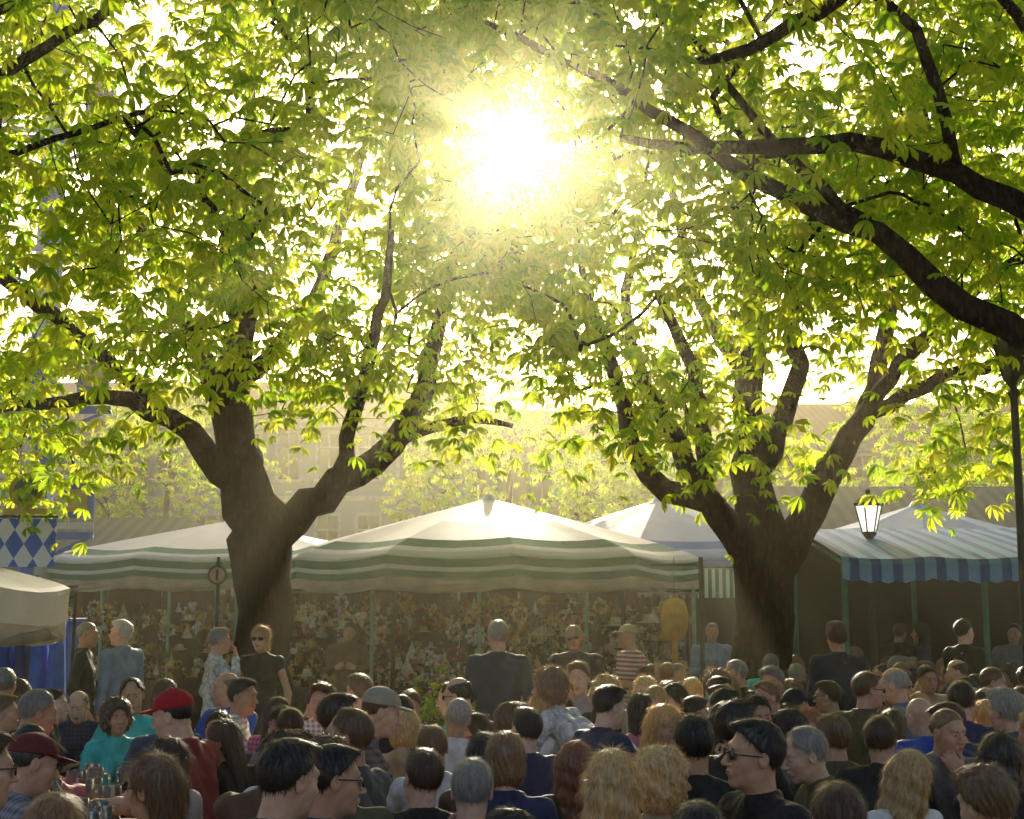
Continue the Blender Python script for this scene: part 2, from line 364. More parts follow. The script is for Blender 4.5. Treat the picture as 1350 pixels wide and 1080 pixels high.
def make_glasses(clear=False):
    b=MB()
    for s in(-1,1):
        P=[];n=14
        for j,(yy,sc_) in enumerate(((.1005,1),(.104,.9))):
            for i in range(n):
                t=2*math.pi*i/n; P.append((s*.033+.026*sc_*math.cos(t),yy+(-.006 if math.cos(t)*s>0.5 else 0),.006+.0185*sc_*math.sin(t)))
        b.add(P,[(i,(i+1)%n,n+(i+1)%n,n+i) for i in range(n)]+[tuple(range(n,2*n)),tuple(range(n))],0)
        b.cyl((s*.058,.096,.012),(s*.083,-.0,.010),.0025,.0025,6,0)
    b.cyl((-.012,.104,.011),(.012,.104,.011),.0025,.0025,6,0)
    me=bpy.data.meshes.new('sunglasses'); me.from_pydata(b.V,[],b.F); me.materials.append(BLACKP); return me
GLASSES=make_glasses()
def make_hand(curl,side):
    g=G((-.075,-.03,-.10),(.085,.22,.05),.0045)
    g.u(g.cone((0,-.02,0),(0,.02,0),.026,.026)); g.u(g.ell((0,.055,0),(.041,.05,.0165)),.02)
    for i,(x,L) in enumerate(((-.031,.060),(-.011,.075),(.010,.081),(.030,.073))):
        p=np.array([x,.088-abs(x)*.2,0.]); a=curl*.7+.04*i
        for f,r0,r1 in((.46,.0095,.0088),(.30,.0088,.0080),(.24,.0080,.0070)):
            q=p+L*f*np.array([x*1.2,math.cos(a),-math.sin(a)]); g.u(g.cone(p,q,r0,r1),.004); p=q; a+=curl
    p=np.array([.028,.025,-.006]); q=p+.042*np.array([.72,.62,-.3]); r=q+.034*np.array([.3-.4*curl,.9,-.3]); s=r+.026*np.array([.1-.5*curl,.95,-.25])
    g.u(g.cone(p,q,.014,.0105),.012); g.u(g.cone(q,r,.0105,.0095),.004); g.u(g.cone(r,s,.0095,.008),.004)
    V,F=g.mesh()
    if side>0: V=V*np.array([-1,1,1]); F=F[:,::-1]
    return V,F
HANDS={(c,s):make_hand(c,s) for c in(.3,1.0) for s in(-1,1)}
def xf(V,o,yd,zd):
    y=Vector(yd).normalized(); z=Vector(zd); x=y.cross(z).normalized(); z=x.cross(y)
    M=np.array([x,y,z]); return V@M+np.array(o)
def body(name,J,fem=False,short=False,bulk=1.,skirt=False,curl=(.3,.3),bare=False):
    """one continuous clothed figure from the joints J"""
    A={k:np.array(v,float) for k,v in J.items()}
    ax=(A['shR']-A['shL']); ax/=np.linalg.norm(ax)
    up=A['neck']-A['pel']; up/=np.linalg.norm(up); fr=np.cross(up,ax)
    pts=np.array([A[k] for k in('pel','neck','shL','shR','elL','elR','wrL','wrR')])
    lo=pts.min(0)-.17; hi=pts.max(0)+.14; lo[2]=min(lo[2],A['pel'][2]-.2 if not skirt else .45)
    mu=Multi(); g=G(tuple(lo),tuple(hi),.0145); b=bulk
    s=.9 if fem else 1.
    for sg in(-1,1):
        g.u(g.cone(A['chest']+ax*sg*.075*s*b,A['pel']*.55+A['chest']*.45+ax*sg*.055*s*b,.104*s*b,.098*s*b),.06)
        g.u(g.cone(A['pel']*.55+A['chest']*.45+ax*sg*.055*s*b,A['pel']+ax*sg*.075*b,.098*s*b,.112*b),.06)
    g.u(g.cone(A['shL']*.82+A['chest']*.18,A['shR']*.82+A['chest']*.18,.064*s,.064*s),.06)
    g.u(g.cone(A['neck'],A['shL'],.048*s,.05*s),.05); g.u(g.cone(A['neck'],A['shR'],.048*s,.05*s),.05)
    g.u(g.cone(A['neck']-up*.04,A['neck']+up*.028-fr*.01,.07*s,.058*s),.03)
    if fem:
        for sg in(-1,1): g.u(g.ell(tuple(A['chest']+fr*.085+ax*sg*.068-up*.02),(.055,.055,.055)),.04)
    if b>1.03: g.u(g.ell(tuple(A['pel']*.65+A['chest']*.35+fr*.07),(.14,.12,.15)),.06)
    for q in('L','R'):
        sh,el,wr=A['sh'+q],A['el'+q],A['wr'+q]
        if short or bare:
            e2=sh+(el-sh)*(.62 if short else .12); g.u(g.cone(sh,e2,.062*s,.060*s),.035)
        else:
            g.u(g.cone(sh,el,.062*s,.05*s),.035); w2=el+(wr-el)*.93; g.u(g.cone(el,w2,.05*s,.037*s),.02)
    if skirt: g.u(g.cone(A['pel'],(A['pel'][0],A['pel'][1],.6),.14,.2),.05)
    else:
        g.u(g.cone(A['pel']-up*.02+ax*.06,A['pel']-up*.1+ax*.06,.12*b,.118*b),.03); g.u(g.cone(A['pel']-up*.02-ax*.06,A['pel']-up*.1-ax*.06,.12*b,.118*b),.03)
    g.d=g.d-.0045*sn(g,34,.7)-.003*sn(g,62,2.1)
    top=A['neck']+up*.038
    pl=(g.X-top[0])*up[0]+(g.Y-top[1])*up[1]+(g.Z-top[2])*up[2]
    nearn=np.sqrt((g.X-top[0])**2+(g.Y-top[1])**2+(g.Z-top[2])**2)<.13
    g.d=np.where(nearn,np.maximum(g.d,pl),g.d)
    if not skirt:
        hp=A['pel']-up*.13; pl=-((g.X-hp[0])*up[0]+(g.Y-hp[1])*up[1]+(g.Z-hp[2])*up[2])
        near=np.sqrt((g.X-hp[0])**2+(g.Y-hp[1])**2+(g.Z-hp[2])**2)<.26
        g.d=np.where(near,np.maximum(g.d,pl),g.d)
    mu.add(*g.mesh(),0)
    pts=np.array([A[k] for k in('pel','hiL','hiR','knL','knR','anL','anR')]); lo=pts.min(0)-.16; hi=pts.max(0)+.13; lo[2]=max(lo[2],.03)
    g=G(tuple(lo),tuple(hi),.018)
    g.u(g.cone(A['hiL'],A['hiR'],.105*b,.105*b)); g.u(g.cone(A['pel'],(A['hiL']+A['hiR'])/2,.1*b,.11*b),.05)
    for q in('L','R'):
        g.u(g.cone(A['hi'+q],A['kn'+q],.088*b,.062),.03); g.u(g.cone(A['kn'+q],A['an'+q],.062,.05),.02)
    g.d=g.d-.004*sn(g,30,1.7)
    mu.add(*g.mesh(),2 if skirt else 1)
    for q,sd in(('L',-1),('R',1)):
        an=A['an'+q]; to=A['to'+q]
        g=G(tuple(np.minimum(an,to)-[.08,.12,.1]),tuple(np.maximum(an,to)+[.08,.1,.06]),.013)
        g.u(g.cone(an-[0,0,.0],[an[0],an[1],.045],.042,.042)); g.u(g.cone([an[0],an[1],.045],[to[0],to[1],.035],.042,.036),.02)
        g.d=np.maximum(g.d,-(g.Z-.004)); mu.add(*g.mesh(),3)
        sh,el,wr=A['sh'+q],A['el'+q],A['wr'+q]
        pts=np.array([sh,el,wr]); g=G(tuple(pts.min(0)-.07),tuple(pts.max(0)+.07),.012)
        if short or bare: g.u(g.cone(sh,el,.045*s,.038*s)); g.u(g.cone(el,el+(wr-el)*.3,.040*s,.040*s),.02); g.u(g.cone(el+(wr-el)*.3,wr,.040*s,.026*s),.02)
        else: g.u(g.cone(el*.2+wr*.8,wr,.029,.026))
        mu.add(*g.mesh(),2)
        c=curl[0] if sd<0 else curl[1]
        V,F=HANDS[(c,sd)]; d=wr-el; d/=np.linalg.norm(d)
        zd=np.array(J.get('hz'+q,(0,0,1)),float); V=xf(V*(.92 if fem else 1),wr,d,zd); mu.add(V,F,2)
    me=mu.mesh(name,[SHIRT,JEANS,SKINB,SHOE])
    return me,tuple(A['neck'])
def seatJ(lean=.1,arms=('table','table'),fem=False,tw=0):
    w=.165 if fem else .188; J={}
    J['pel']=(0,0,.56); J['chest']=(0,.02+lean*.35,.89); J['neck']=(0,.02+lean*.5,1.065)
    for q,s in(('L',-1),('R',1)):
        sy=.01+lean*.48+s*tw
        J['sh'+q]=(s*w,sy,1.01)
        a=arms[0] if s<0 else arms[1]
        if a=='table': J['el'+q]=(s*.25,sy+.16,.80); J['wr'+q]=(s*.12,sy+.37,.79)
        if a=='lap': J['el'+q]=(s*.25,sy+.03,.74); J['wr'+q]=(s*.12,sy+.22,.64)
        if a=='chin': J['el'+q]=(s*.19,sy+.25,.82); J['wr'+q]=(s*.07,sy+.20,1.02); J['hz'+q]=(0,1,0)
        if a=='glass': J['el'+q]=(s*.24,sy+.13,.80); J['wr'+q]=(s*.13,sy+.32,.93); J['hz'+q]=(s,0,.2)
        J['hi'+q]=(s*.09,.02,.53); J['kn'+q]=(s*.13,.44,.52); J['an'+q]=(s*.12,.40,.11); J['to'+q]=(s*.14,.55,.04)
    return J
SEAT={}
def addseat(k,fem,**kw):
    b=dict(short=kw.pop('short',False),bulk=kw.pop('bulk',1.),curl=kw.pop('curl',(.3,.3)))
    SEAT[k]=body('seated_body',seatJ(fem=fem,**kw),fem,**b)
addseat('m1',False,lean=.12); addseat('m2',False,lean=.2,short=True,arms=('table','glass'),curl=(.3,1.0)); addseat('m3',False,lean=.02,arms=('lap','table'),bulk=1.1)
addseat('m4',False,lean=.28,arms=('chin','table'),curl=(1.0,.3),tw=.03); addseat('m5',False,lean=.1,short=True,bulk=1.08,tw=-.03)
addseat('f1',True,lean=.12); addseat('f2',True,lean=.2,arms=('table','chin'),short=True,curl=(.3,1.0)); addseat('f3',True,lean=.03,arms=('lap','lap'),tw=.03)
def standJ(arms=('down','down'),fem=False,bend=0,step=0):
    w=.17 if fem else .2; J={}; J['pel']=(0,0,.94)
    cb,sb=math.cos(bend),math.sin(bend)
    def t(x,y,z): dz=z-.94; return (x,y*cb+dz*sb,.94+dz*cb-y*sb)
    J['chest']=t(0,.01,1.27); J['neck']=t(0,-.01,1.475)
    for q,s in(('L',-1),('R',1)):
        J['sh'+q]=t(s*w,-.005,1.415); a=arms[0] if s<0 else arms[1]
        if a=='down': J['el'+q]=(s*.26,J['sh'+q][1]-.03,J['sh'+q][2]-.29); J['wr'+q]=(s*.25,J['sh'+q][1]+.04,J['sh'+q][2]-.54); J['hz'+q]=(s,0,0)
        if a=='hold': J['el'+q]=t(s*.25,.02,1.13); J['wr'+q]=t(s*.12,.26,1.18); J['hz'+q]=(s,0,.2)
        if a=='face': J['el'+q]=t(s*.24,.16,1.22); J['wr'+q]=t(s*.06,.17,1.48); J['hz'+q]=(0,1,0)
        if a=='pocket': J['el'+q]=t(s*.31,-.06,1.14); J['wr'+q]=t(s*.21,.06,.94)
        if a=='fwd': J['el'+q]=(s*.24,J['sh'+q][1]+.1,J['sh'+q][2]-.25); J['wr'+q]=(s*.16,J['sh'+q][1]+.28,J['sh'+q][2]-.38)
        J['hi'+q]=(s*.09,0,.90); J['kn'+q]=(s*.11,.03+s*step,.50); J['an'+q]=(s*.12,-.02+s*step*1.2,.10); J['to'+q]=(s*.15,.13+s*step*1.2,.04)
    return J
HC={'DK':(.018,.012,.008),'BR':(.095,.045,.02),'LB':(.25,.14,.062),'BL':(.60,.42,.19),'GY':(.34,.315,.28),'WH':(.68,.65,.60),'RD':(.38,.15,.07)}
SK=[(.76,.45,.30),(.69,.39,.25),(.80,.50,.35),(.58,.33,.20)]
def head_on(p,neck,fem,hair,hcol,hyaw=0,pitch=0,glasses=False,cap=None,s=1.):
    E=(pitch,random.uniform(-.13,.13),hyaw)
    off=Euler(E).to_matrix()@Vector((0,.045,.15)); c=Vector(neck)+Vector((0,-.01,.005))+off
    h=obj('head',HEADF if fem else HEADM,p,c,E,s); sk=random.choice(SK); h.color=(*sk,1)
    if hair:
        o=obj('hair',HAIRS[hair],p,c,E,s); v=random.uniform(.7,1.25); o.color=tuple(min(.8,q*v) for q in HC[hcol])+(1,)
    if glasses: obj('sunglasses',GLASSES,p,c,E,s)
    if cap: o=obj('cap',CAP,p,c,E,s); o.color=(*cap,1)
def person(name,bodyt,x,y,yaw,shirt,hair,hcol,fem,hyaw=0,pitch=0,glasses=False,cap=None,sc_=1.,mat=None,jeans=None):
    e=empty(name,(x,y,0),R(yaw)); e.scale=(sc_,)*3
    me,neck=bodyt
    b=obj('body',me,e); b.color=(*shirt,1)
    if mat: b.material_slots[0].link='OBJECT'; b.material_slots[0].material=mat
    if jeans: b.material_slots[1].link='OBJECT'; b.material_slots[1].material=jeans
    head_on(e,neck,fem,hair,hcol,R(hyaw),R(pitch),glasses,cap)
    return e
BLK=(.014,.013,.014);NAV=(.02,.032,.10);WHT=(.82,.80,.77);LBL=(.30,.46,.74);GRY=(.20,.195,.19);OLV=(.12,.11,.045);MAR=(.28,.02,.03);BLU=(.025,.12,.55);BRN=(.16,.08,.04);TQ=(.04,.58,.54);PNK=(.72,.2,.28);BEI=(.55,.42,.26)
# (bearing, distance, yaw, head yaw, sex, hair, colour, shirt, extras)
T=[(-.179,6.2,-20,-25,'m','full','BR',BRN,''),(-.238,5.4,50,20,'f','longtied','LB',GRY,'g'),(-.372,6.0,-60,0,'m','short','DK',(.25,.25,.3),'cR p'),
(-.395,5.0,-60,0,'m','short','BR',BEI,'g'),(-.176,4.7,-25,-20,'m','short','DK',BLK,''),(-.138,5.2,-60,-10,'m','short','DK',NAV,'g'),(-.124,5.9,10,20,'m','full','BR',OLV,''),
(-.098,6.6,70,15,'m','receding','LB',(.1,.1,.11),'g'),(-.059,6.0,15,10,'m','short','BR',BLK,''),(-.029,5.4,0,0,'m','short','GY',BLU,''),(.014,4.8,60,20,'f','longwavy','DK',BLK,'g'),
(.043,7.0,0,-10,'f','longwavy','RD',BLK,''),(.069,5.1,0,0,'f','long','BL',GRY,''),(.096,5.7,-50,-20,'f','curly','BL',BEI,''),(.130,6.3,5,0,'m','short','DK',BLK,''),
(.183,5.6,120,-20,'m','short','DK',BLK,'g B'),(.231,6.5,90,10,'m','receding','GY',OLV,''),(.274,6.5,20,-70,'f','longwavy','BL',WHT,'g'),(.338,6.7,0,0,'f','long','DK',BLK,''),
(.346,4.9,10,20,'m','full','LB',GRY,''),(.234,4.35,0,0,'m','short','BR',NAV,''),(.136,4.2,0,0,'m','short','DK',BLK,''),(-.226,4.4,0,0,'f','bob','BR',BLK,''),(-.325,4.0,0,0,'m','short','LB',GRY,''),
(-.232,6.9,60,20,'f','longtied','BR',(.45,.42,.42),'g'),(-.276,9.8,-150,0,'f','curly','BR',TQ,''),(-.218,7.9,80,0,'m','short','DK',MAR,'cX'),(-.237,9.6,30,0,'m','short','GY',(.05,.09,.16),''),
(-.184,8.0,60,20,'f','longtied','BR',BLK,''),(-.155,9.3,150,0,'f','pony','BR',NAV,''),(-.146,7.9,-60,-20,'m','short','BR',BRN,'g'),(-.117,8.0,-80,0,'m','short','BR',(.2,.15,.15),'cB p'),
(-.077,8.5,0,0,'f','bob','BL',BEI,''),(-.040,8.8,0,10,'m','crop','GY',WHT,''),(-.009,8.4,-40,-30,'m','full','LB',LBL,''),(.040,9.5,70,20,'f','pony','BL',WHT,'g'),
(.104,11,150,0,'f','bob','BL',BLU,''),(.120,10.3,-70,0,'m','short','DK',NAV,''),(.138,9.6,-40,0,'m','full','DK',BLK,''),(.157,10.5,60,0,'m','short','BR',MAR,''),(.202,10,160,0,'m','short','DK',BLK,'cK'),
(.149,7.4,-40,-20,'m','full','DK',BLK,'g'),(.202,8,10,20,'m','full','DK',GRY,''),(.229,8,0,20,'m','full','LB',OLV,''),(.292,8.9,0,20,'m',None,'GY',BLU,''),(.322,8.4,70,10,'m','short','BR',NAV,'g'),
(.280,10.8,60,0,'m','bald','GY',(.15,.2,.3),''),(-.020,6.9,0,10,'f','longtied','DK',BRN,''),(.012,8.0,30,0,'m','short','DK',NAV,''),(-.085,10,180,0,'f','long','BL',GRY,''),
(-.350,8.3,-60,0,'m','receding','GY',PNK,''),(-.325,10.5,-90,0,'f','bun','DK',BLK,''),(-.36,9.8,-80,0,'m','short','LB',WHT,''),(.06,8.9,-60,0,'m','short','DK',NAV,''),
(-.005,6.1,0,0,'f','bob','LB',NAV,''),(.36,8.6,30,0,'m','full','GY',(.1,.1,.12),''),(.36,10.2,90,0,'f','long','BR',WHT,''),(.255,7.4,-20,0,'m','short','BR',BLK,'')]
ppl=[list(t) for t in T]
fr_=random.Random(11)
tries=0; cnt=0
while tries<6000 and cnt<118:
    tries+=1
    y=fr_.uniform(6.8,18.5); b=fr_.uniform(-.37,.38)
    if b<-.03 and y>11.5: continue
    if -.03<=b<.1 and y>12.5: continue
    if -.345<b<-.24 and y<9.6: continue
    x=b*y
    if any((q[0]*q[1]-x)**2*1.0+(q[1]-y)**2*.8<.46**2 for q in ppl): continue
    fem=fr_.random()<.42
    sh=fr_.choice([BLK,GRY,NAV,BLK,BLU,BRN,WHT,LBL,OLV,MAR,BEI,BLK,PNK,(.06,.06,.07),(.4,.4,.42),TQ,WHT,(.55,.05,.03)])
    yaw=fr_.choice([0,90,-90,180,0,60,-60,160,-160,120,-120])+fr_.uniform(-25,25)
    ppl.append([b,y,yaw,fr_.uniform(-40,40),'f' if fem else 'm',fr_.choice(['long','bob','pony','longtied','bun','curly','longwavy'] if fem else ['short','full','crop','bald','short','receding','short']),
       fr_.choice(['DK','BR','LB','BR','BL','BL','RD'] if fem else ['DK','BR','LB','BR','GY','DK','LB']),sh,fr_.choice(['','','','g','','p','']) ]); cnt+=1
for it in range(30):
    for i in range(len(ppl)):
        for j in range(i+1,len(ppl)):
            a,b=ppl[i],ppl[j]; dx=a[0]*a[1]-b[0]*b[1]; dy=a[1]-b[1]; d=math.hypot(dx,dy)
            if d<.42:
                s=(.42-d)*.5*(1 if dy>=0 else -1); a[1]+=s; b[1]-=s
CAPC={'R':(.16,.03,.03),'X':(.5,.02,.03),'B':(.45,.4,.3),'K':(.02,.02,.025)}
pr=random.Random(5)
positions=[]
for (b,y,yaw,hy,sx,hair,hc,shirt,ex) in ppl:
    fem=sx=='f'; x=b*y
    bt=SEAT['m5'] if 'B' in ex.split() else SEAT[pr.choice(['f1','f2','f3'] if fem else ['m1','m1','m2','m3','m4','m5'])]
    cap=None; gl='g' in ex.split()
    for tok in ex.split():
        if tok[0]=='c': cap=CAPC[tok[1]]
    h=hair if cap is None else 'crop'
    person('seated_woman' if fem else 'seated_man',bt,x,y,yaw,shirt,h,hc,fem,hy,pr.uniform(-16,4),gl,cap,pr.uniform(.93,1.07)*(.96 if fem else 1.02),PLAID if 'p' in ex.split() else None)
    positions.append((x,y,yaw))
# standing people
def stand(nm,b,y,yaw,shirt,hair,hc,fem=False,arms=('down','down'),bend=0,s=1.,short=False,curl=(.3,.3),skirt=False,bulk=1.,bare=False,**kw):
    bt=body('standing_body',standJ(arms,fem,bend,random.uniform(-.04,.04)),fem,short,bulk,skirt,curl,bare)
    return person(nm,bt,b*y,y,yaw,shirt,hair,hc,fem,sc_=s,**kw)
BLUJ=pmat('light_jeans',(.12,.18,.28),.85,14,.3,.2)
stand('standing_man',-.300,14,-80,(.03,.033,.04),'crop','GY',arms=('hold','pocket'),curl=(1.,.3),hyaw=-10,jeans=BLUJ,s=1.02)
stand('standing_man',-.2735,14.2,60,(.24,.33,.52),'short','WH',arms=('down','hold'),curl=(.3,1.),hyaw=20,s=1.03)
stand('standing_man',-.207,13.5,-70,(.4,.4,.42),'short','GY',arms=('pocket','face'),curl=(.3,1.),mat=FLORAL,s=.99)
stand('standing_woman',-.1755,13.6,170,BLK,'pony','BL',True,arms=('down','down'),skirt=True,glasses=True,bare=True,s=1.0)
stand('standing_man',-.0096,12,10,(.04,.05,.07),'short','GY',arms=('hold','down'),bulk=1.08,s=1.03)
stand('standing_man',.0445,14,175,(.03,.03,.035),'receding','GY',arms=('down','pocket'),glasses=True,s=1.0)
stand('standing_man',.083,15,110,(.4,.2,.2),'crop','GY',arms=('hold','hold'),mat=STRIPES,cap=(.5,.42,.25),short=True,s=1.0)
stand('standing_man',.229,12.5,10,(.03,.037,.045),'full','BR',arms=('down','hold'),s=1.02)
stand('standing_man',.3175,15,-60,BLK,'short','DK',arms=('hold','down'),short=True,s=1.03)
stand('standing_man',.271,18.5,-40,BLK,'short','BR',arms=('down','down'))
stand('standing_woman',.288,18.2,80,NAV,'long','DK',True,arms=('hold','down'))
stand('standing_man',.352,17.5,150,GRY,'short','DK',arms=('hold','down'))
stand('standing_woman',-.318,17.5,-60,(.1,.03,.03),'bob','DK',True,arms=('down','hold'))
stand('leaning_woman',.072,9.3,60,WHT,'curly','LB',True,arms=('fwd','fwd'),bend=1.05,mat=FLORAL,s=1.0,hyaw=10)
stand('standing_man',.14,18.5,180,LBL,'short','GY',arms=('down','hold'))
stand('standing_man',-.115,19,180,BRN,'short','DK',arms=('hold','hold'))
# ------------------------------------------------------------------ benches and tables, beer mugs
def bench(x,y,rz,L=1.1):
    e=empty('beer_bench',(x,y,0),rz)
    m=MB(); m.box((0,0,.425),(L,.25,.03)); m.build('seat',[WOOD],e,bevel=.004)
    m=MB()
    for s in(-1,1):
        for t in(-1,1): m.cyl((s*(L/2-.15),t*.10,0),(s*(L/2-.12),t*.09,.41),.012,.012,6)
        m.box((s*(L/2-.14),0,.2),(.02,.2,.02))
    m.build('legs',[GREENP],e)
bl=[]
for x,y,yaw in positions:
    if any((x-a)**2+(y-b)**2<.5**2 for a,b in bl): continue
    bl.append((x,y)); bench(x,y,R(yaw))
BEER=glass_mat('beer',(.62,.30,.03),.05); FOAM=pmat('foam',(.85,.82,.72),.9); 
def glassm():
    m,t,N,L,B=nt('mug_glass'); B.inputs['Base Color'].default_value=(.9,.95,.95,1); B.inputs['Transmission Weight'].default_value=.9; B.inputs['Roughness'].default_value=.06; return m
MUGG=glassm()
def mug_mesh():
    m=MB(); m.lathe((0,0,0),[(.001,.002),(.046,.002),(.048,.02),(.044,.05),(.047,.12),(.046,.185),(.043,.185),(.042,.02)],14,0)
    m.lathe((0,0,0),[(.001,.012),(.041,.012),(.041,.14),(.001,.14)],12,1); m.lathe((0,0,0),[(.041,.141),(.042,.165),(.001,.172)],12,2)
    pr_=[(.045,.155),(.075,.15),(.085,.11),(.075,.06),(.045,.045)]
    for a,b in zip(pr_,pr_[1:]): m.cyl((a[0],0,a[1]),(b[0],0,b[1]),.008,.008,6,0)
    me=bpy.data.meshes.new('beer_mug'); me.from_pydata(m.V,[],m.F)
    for q in(MUGG,BEER,FOAM): me.materials.append(q)
    me.polygons.foreach_set('material_index',m.M); me.polygons.foreach_set('use_smooth',[True]*len(m.F)); return me
MUG=mug_mesh()
tb=[]; tr_=random.Random(3); t=0
def table(x,y,rz,L=1.5,nm=5):
    tb.append((x,y)); e=empty('beer_table',(x,y,0),rz)
    m=MB(); m.box((0,0,.745),(L,.5,.03)); m.build('top',[WOOD],e,bevel=.004)
    m=MB()
    for s in(-1,1):
        for q in(-1,1): m.cyl((s*(L/2-.2),q*.2,0),(s*(L/2-.15),q*.18,.73),.013,.013,6)
        m.box((s*(L/2-.18),0,.4),(.02,.4,.02))
    m.build('legs',[GREENP],e)
    for k in range(nm):
        q=Matrix.Rotation(rz,3,'Z')@Vector((tr_.uniform(-.45,.45)*L,tr_.uniform(-.18,.18),0))
        obj('beer_mug',MUG,None,(x+q.x,y+q.y,.761),(0,0,tr_.uniform(0,6)))
table(-2.48,8.5,R(84),2.0,13)
while t<9000 and len(tb)<26:
    t+=1; y=tr_.uniform(4.6,17); x=tr_.uniform(-.37,.38)*y; rz=tr_.choice([0,R(90)])+tr_.uniform(-.1,.1); L=1.5
    if y>12 and x<1.5: continue
    ok=True
    for px,py,_ in positions+[(-.1,12,0),(.62,14,0),(.7,9.3,0),(2.86,12.5,0)]:
        dx,dy=px-x,py-y; u=abs(dx*math.cos(rz)+dy*math.sin(rz)); v=abs(-dx*math.sin(rz)+dy*math.cos(rz))
        if u<L/2+.1 and v<.38: ok=False;break
    if not ok or any((x-a)**2+(y-b)**2<1.3**2 for a,b in tb): continue
    table(x,y,rz,L)
# ------------------------------------------------------------------ trees
def smoothpoly(P,step=.22,jit=.03,rg=rng):
    P=np.array(P,float); out=[]
    for i in range(len(P)-1):
        p0=P[max(i-1,0)];p1=P[i];p2=P[i+1];p3=P[min(i+2,len(P)-1)]
        n=max(1,int(np.linalg.norm(p2[:3]-p1[:3])/step))
        for k in range(n):
            t=k/n; q=.5*((2*p1)+(-p0+p2)*t+(2*p0-5*p1+4*p2-p3)*t*t+(-p0+3*p1-3*p2+p3)*t**3)
            q[:3]+=rg.normal(0,jit,3)*min(1,q[3]*4+.2); out.append(q)
    out.append(P[-1]); return np.array(out)
def tubes(chains,n_for):
    Vs=[];Fs=[];b=0
    for P,Rr in chains:
        P=np.asarray(P);m=len(P)
        if m<2: continue
        n=n_for(Rr.max()); T_=np.gradient(P,axis=0); T_/=np.linalg.norm(T_,axis=1)[:,None]+1e-9
        ref=np.array([.31,.77,.2]) if abs(T_[0][2])>.8 else np.array([.1,.05,1.]); U=np.cross(T_,ref); U/=np.linalg.norm(U,axis=1)[:,None]+1e-9; W=np.cross(T_,U)
        a=np.linspace(0,2*np.pi,n,endpoint=False)
        lump=1+(.07*np.sin(3*a[None,:]+np.arange(m)[:,None]*.25)+.05*np.sin(5*a[None,:]+np.arange(m)[:,None]*.6))*(Rr[:,None]>.06)
        ring=P[:,None,:]+(U[:,None,:]*np.cos(a)[None,:,None]+W[:,None,:]*np.sin(a)[None,:,None])*(Rr[:,None]*lump)[:,:,None]
        Vs.append(ring.reshape(-1,3)); i=np.arange(m-1)[:,None]*n; j=np.arange(n)[None,:]; j2=(j+1)%n
        Fs.append(np.stack([i+j,i+j2,i+n+j2,i+n+j],-1).reshape(-1,4)+b); b+=m*n
    return np.concatenate(Vs),np.concatenate(Fs)
def leaves(C,size,rg,up=None):
    n=len(C); ang=np.radians([-128,-84,-42,0,42,84,128]); ll=np.array([.55,.8,.95,1.05,.95,.8,.55])
    prof_s=np.array([0,.38,.72,1.,.72,.38]); prof_w=np.array([0,.10,.18,0,-.18,-.10])
    L=[]
    for a,l in zip(ang,ll):
        s=prof_s*l; wv=prof_w*l; x=s*np.sin(a)+wv*np.cos(a); y=s*np.cos(a)-wv*np.sin(a)
        L.append(np.stack([x,y,0*s],1))
    Lf=np.stack(L) # 7,6,3
    S=np.tile(prof_s,(7,1))*ll[:,None]
    droop=rg.uniform(.35,1.25,(n,1,1))
    V=np.tile(Lf[None],(n,1,1,1)); dr=(S**1.4)[None]*droop; sh=1-.38*dr
    V[...,0]*=sh; V[...,1]*=sh; V[...,2]=-dr*.8+np.abs(np.tile(prof_w,(7,1)))[None]*.5
    sz=size*rg.uniform(.6,1.3,n); V*=sz[:,None,None,None]
    nz=np.stack([rg.normal(0,.45,n),rg.normal(0,.45,n)-.3,np.ones(n)],1); nz/=np.linalg.norm(nz,axis=1)[:,None]
    az=rg.uniform(0,2*np.pi,n); yd=np.stack([np.cos(az),np.sin(az),np.zeros(n)],1); xd=np.cross(yd,nz); xd/=np.linalg.norm(xd,axis=1)[:,None]; yd=np.cross(nz,xd)
    V=V[...,0:1]*xd[:,None,None,:]+V[...,1:2]*yd[:,None,None,:]+V[...,2:3]*nz[:,None,None,:]+C[:,None,None,:]
    V=V.reshape(-1,3); base=np.arange(n*7)[:,None]*6
    F=np.concatenate([base+np.array([[0,1,2,3]]),base+np.array([[0,3,4,5]])],1).reshape(-1,4)
    return V,F,np.repeat(rg.uniform(0,1,n)**1.0,14)
SUND=np.array([0,math.cos(ELEV),math.sin(ELEV)]); CAMP=np.array([0,0,1.85])
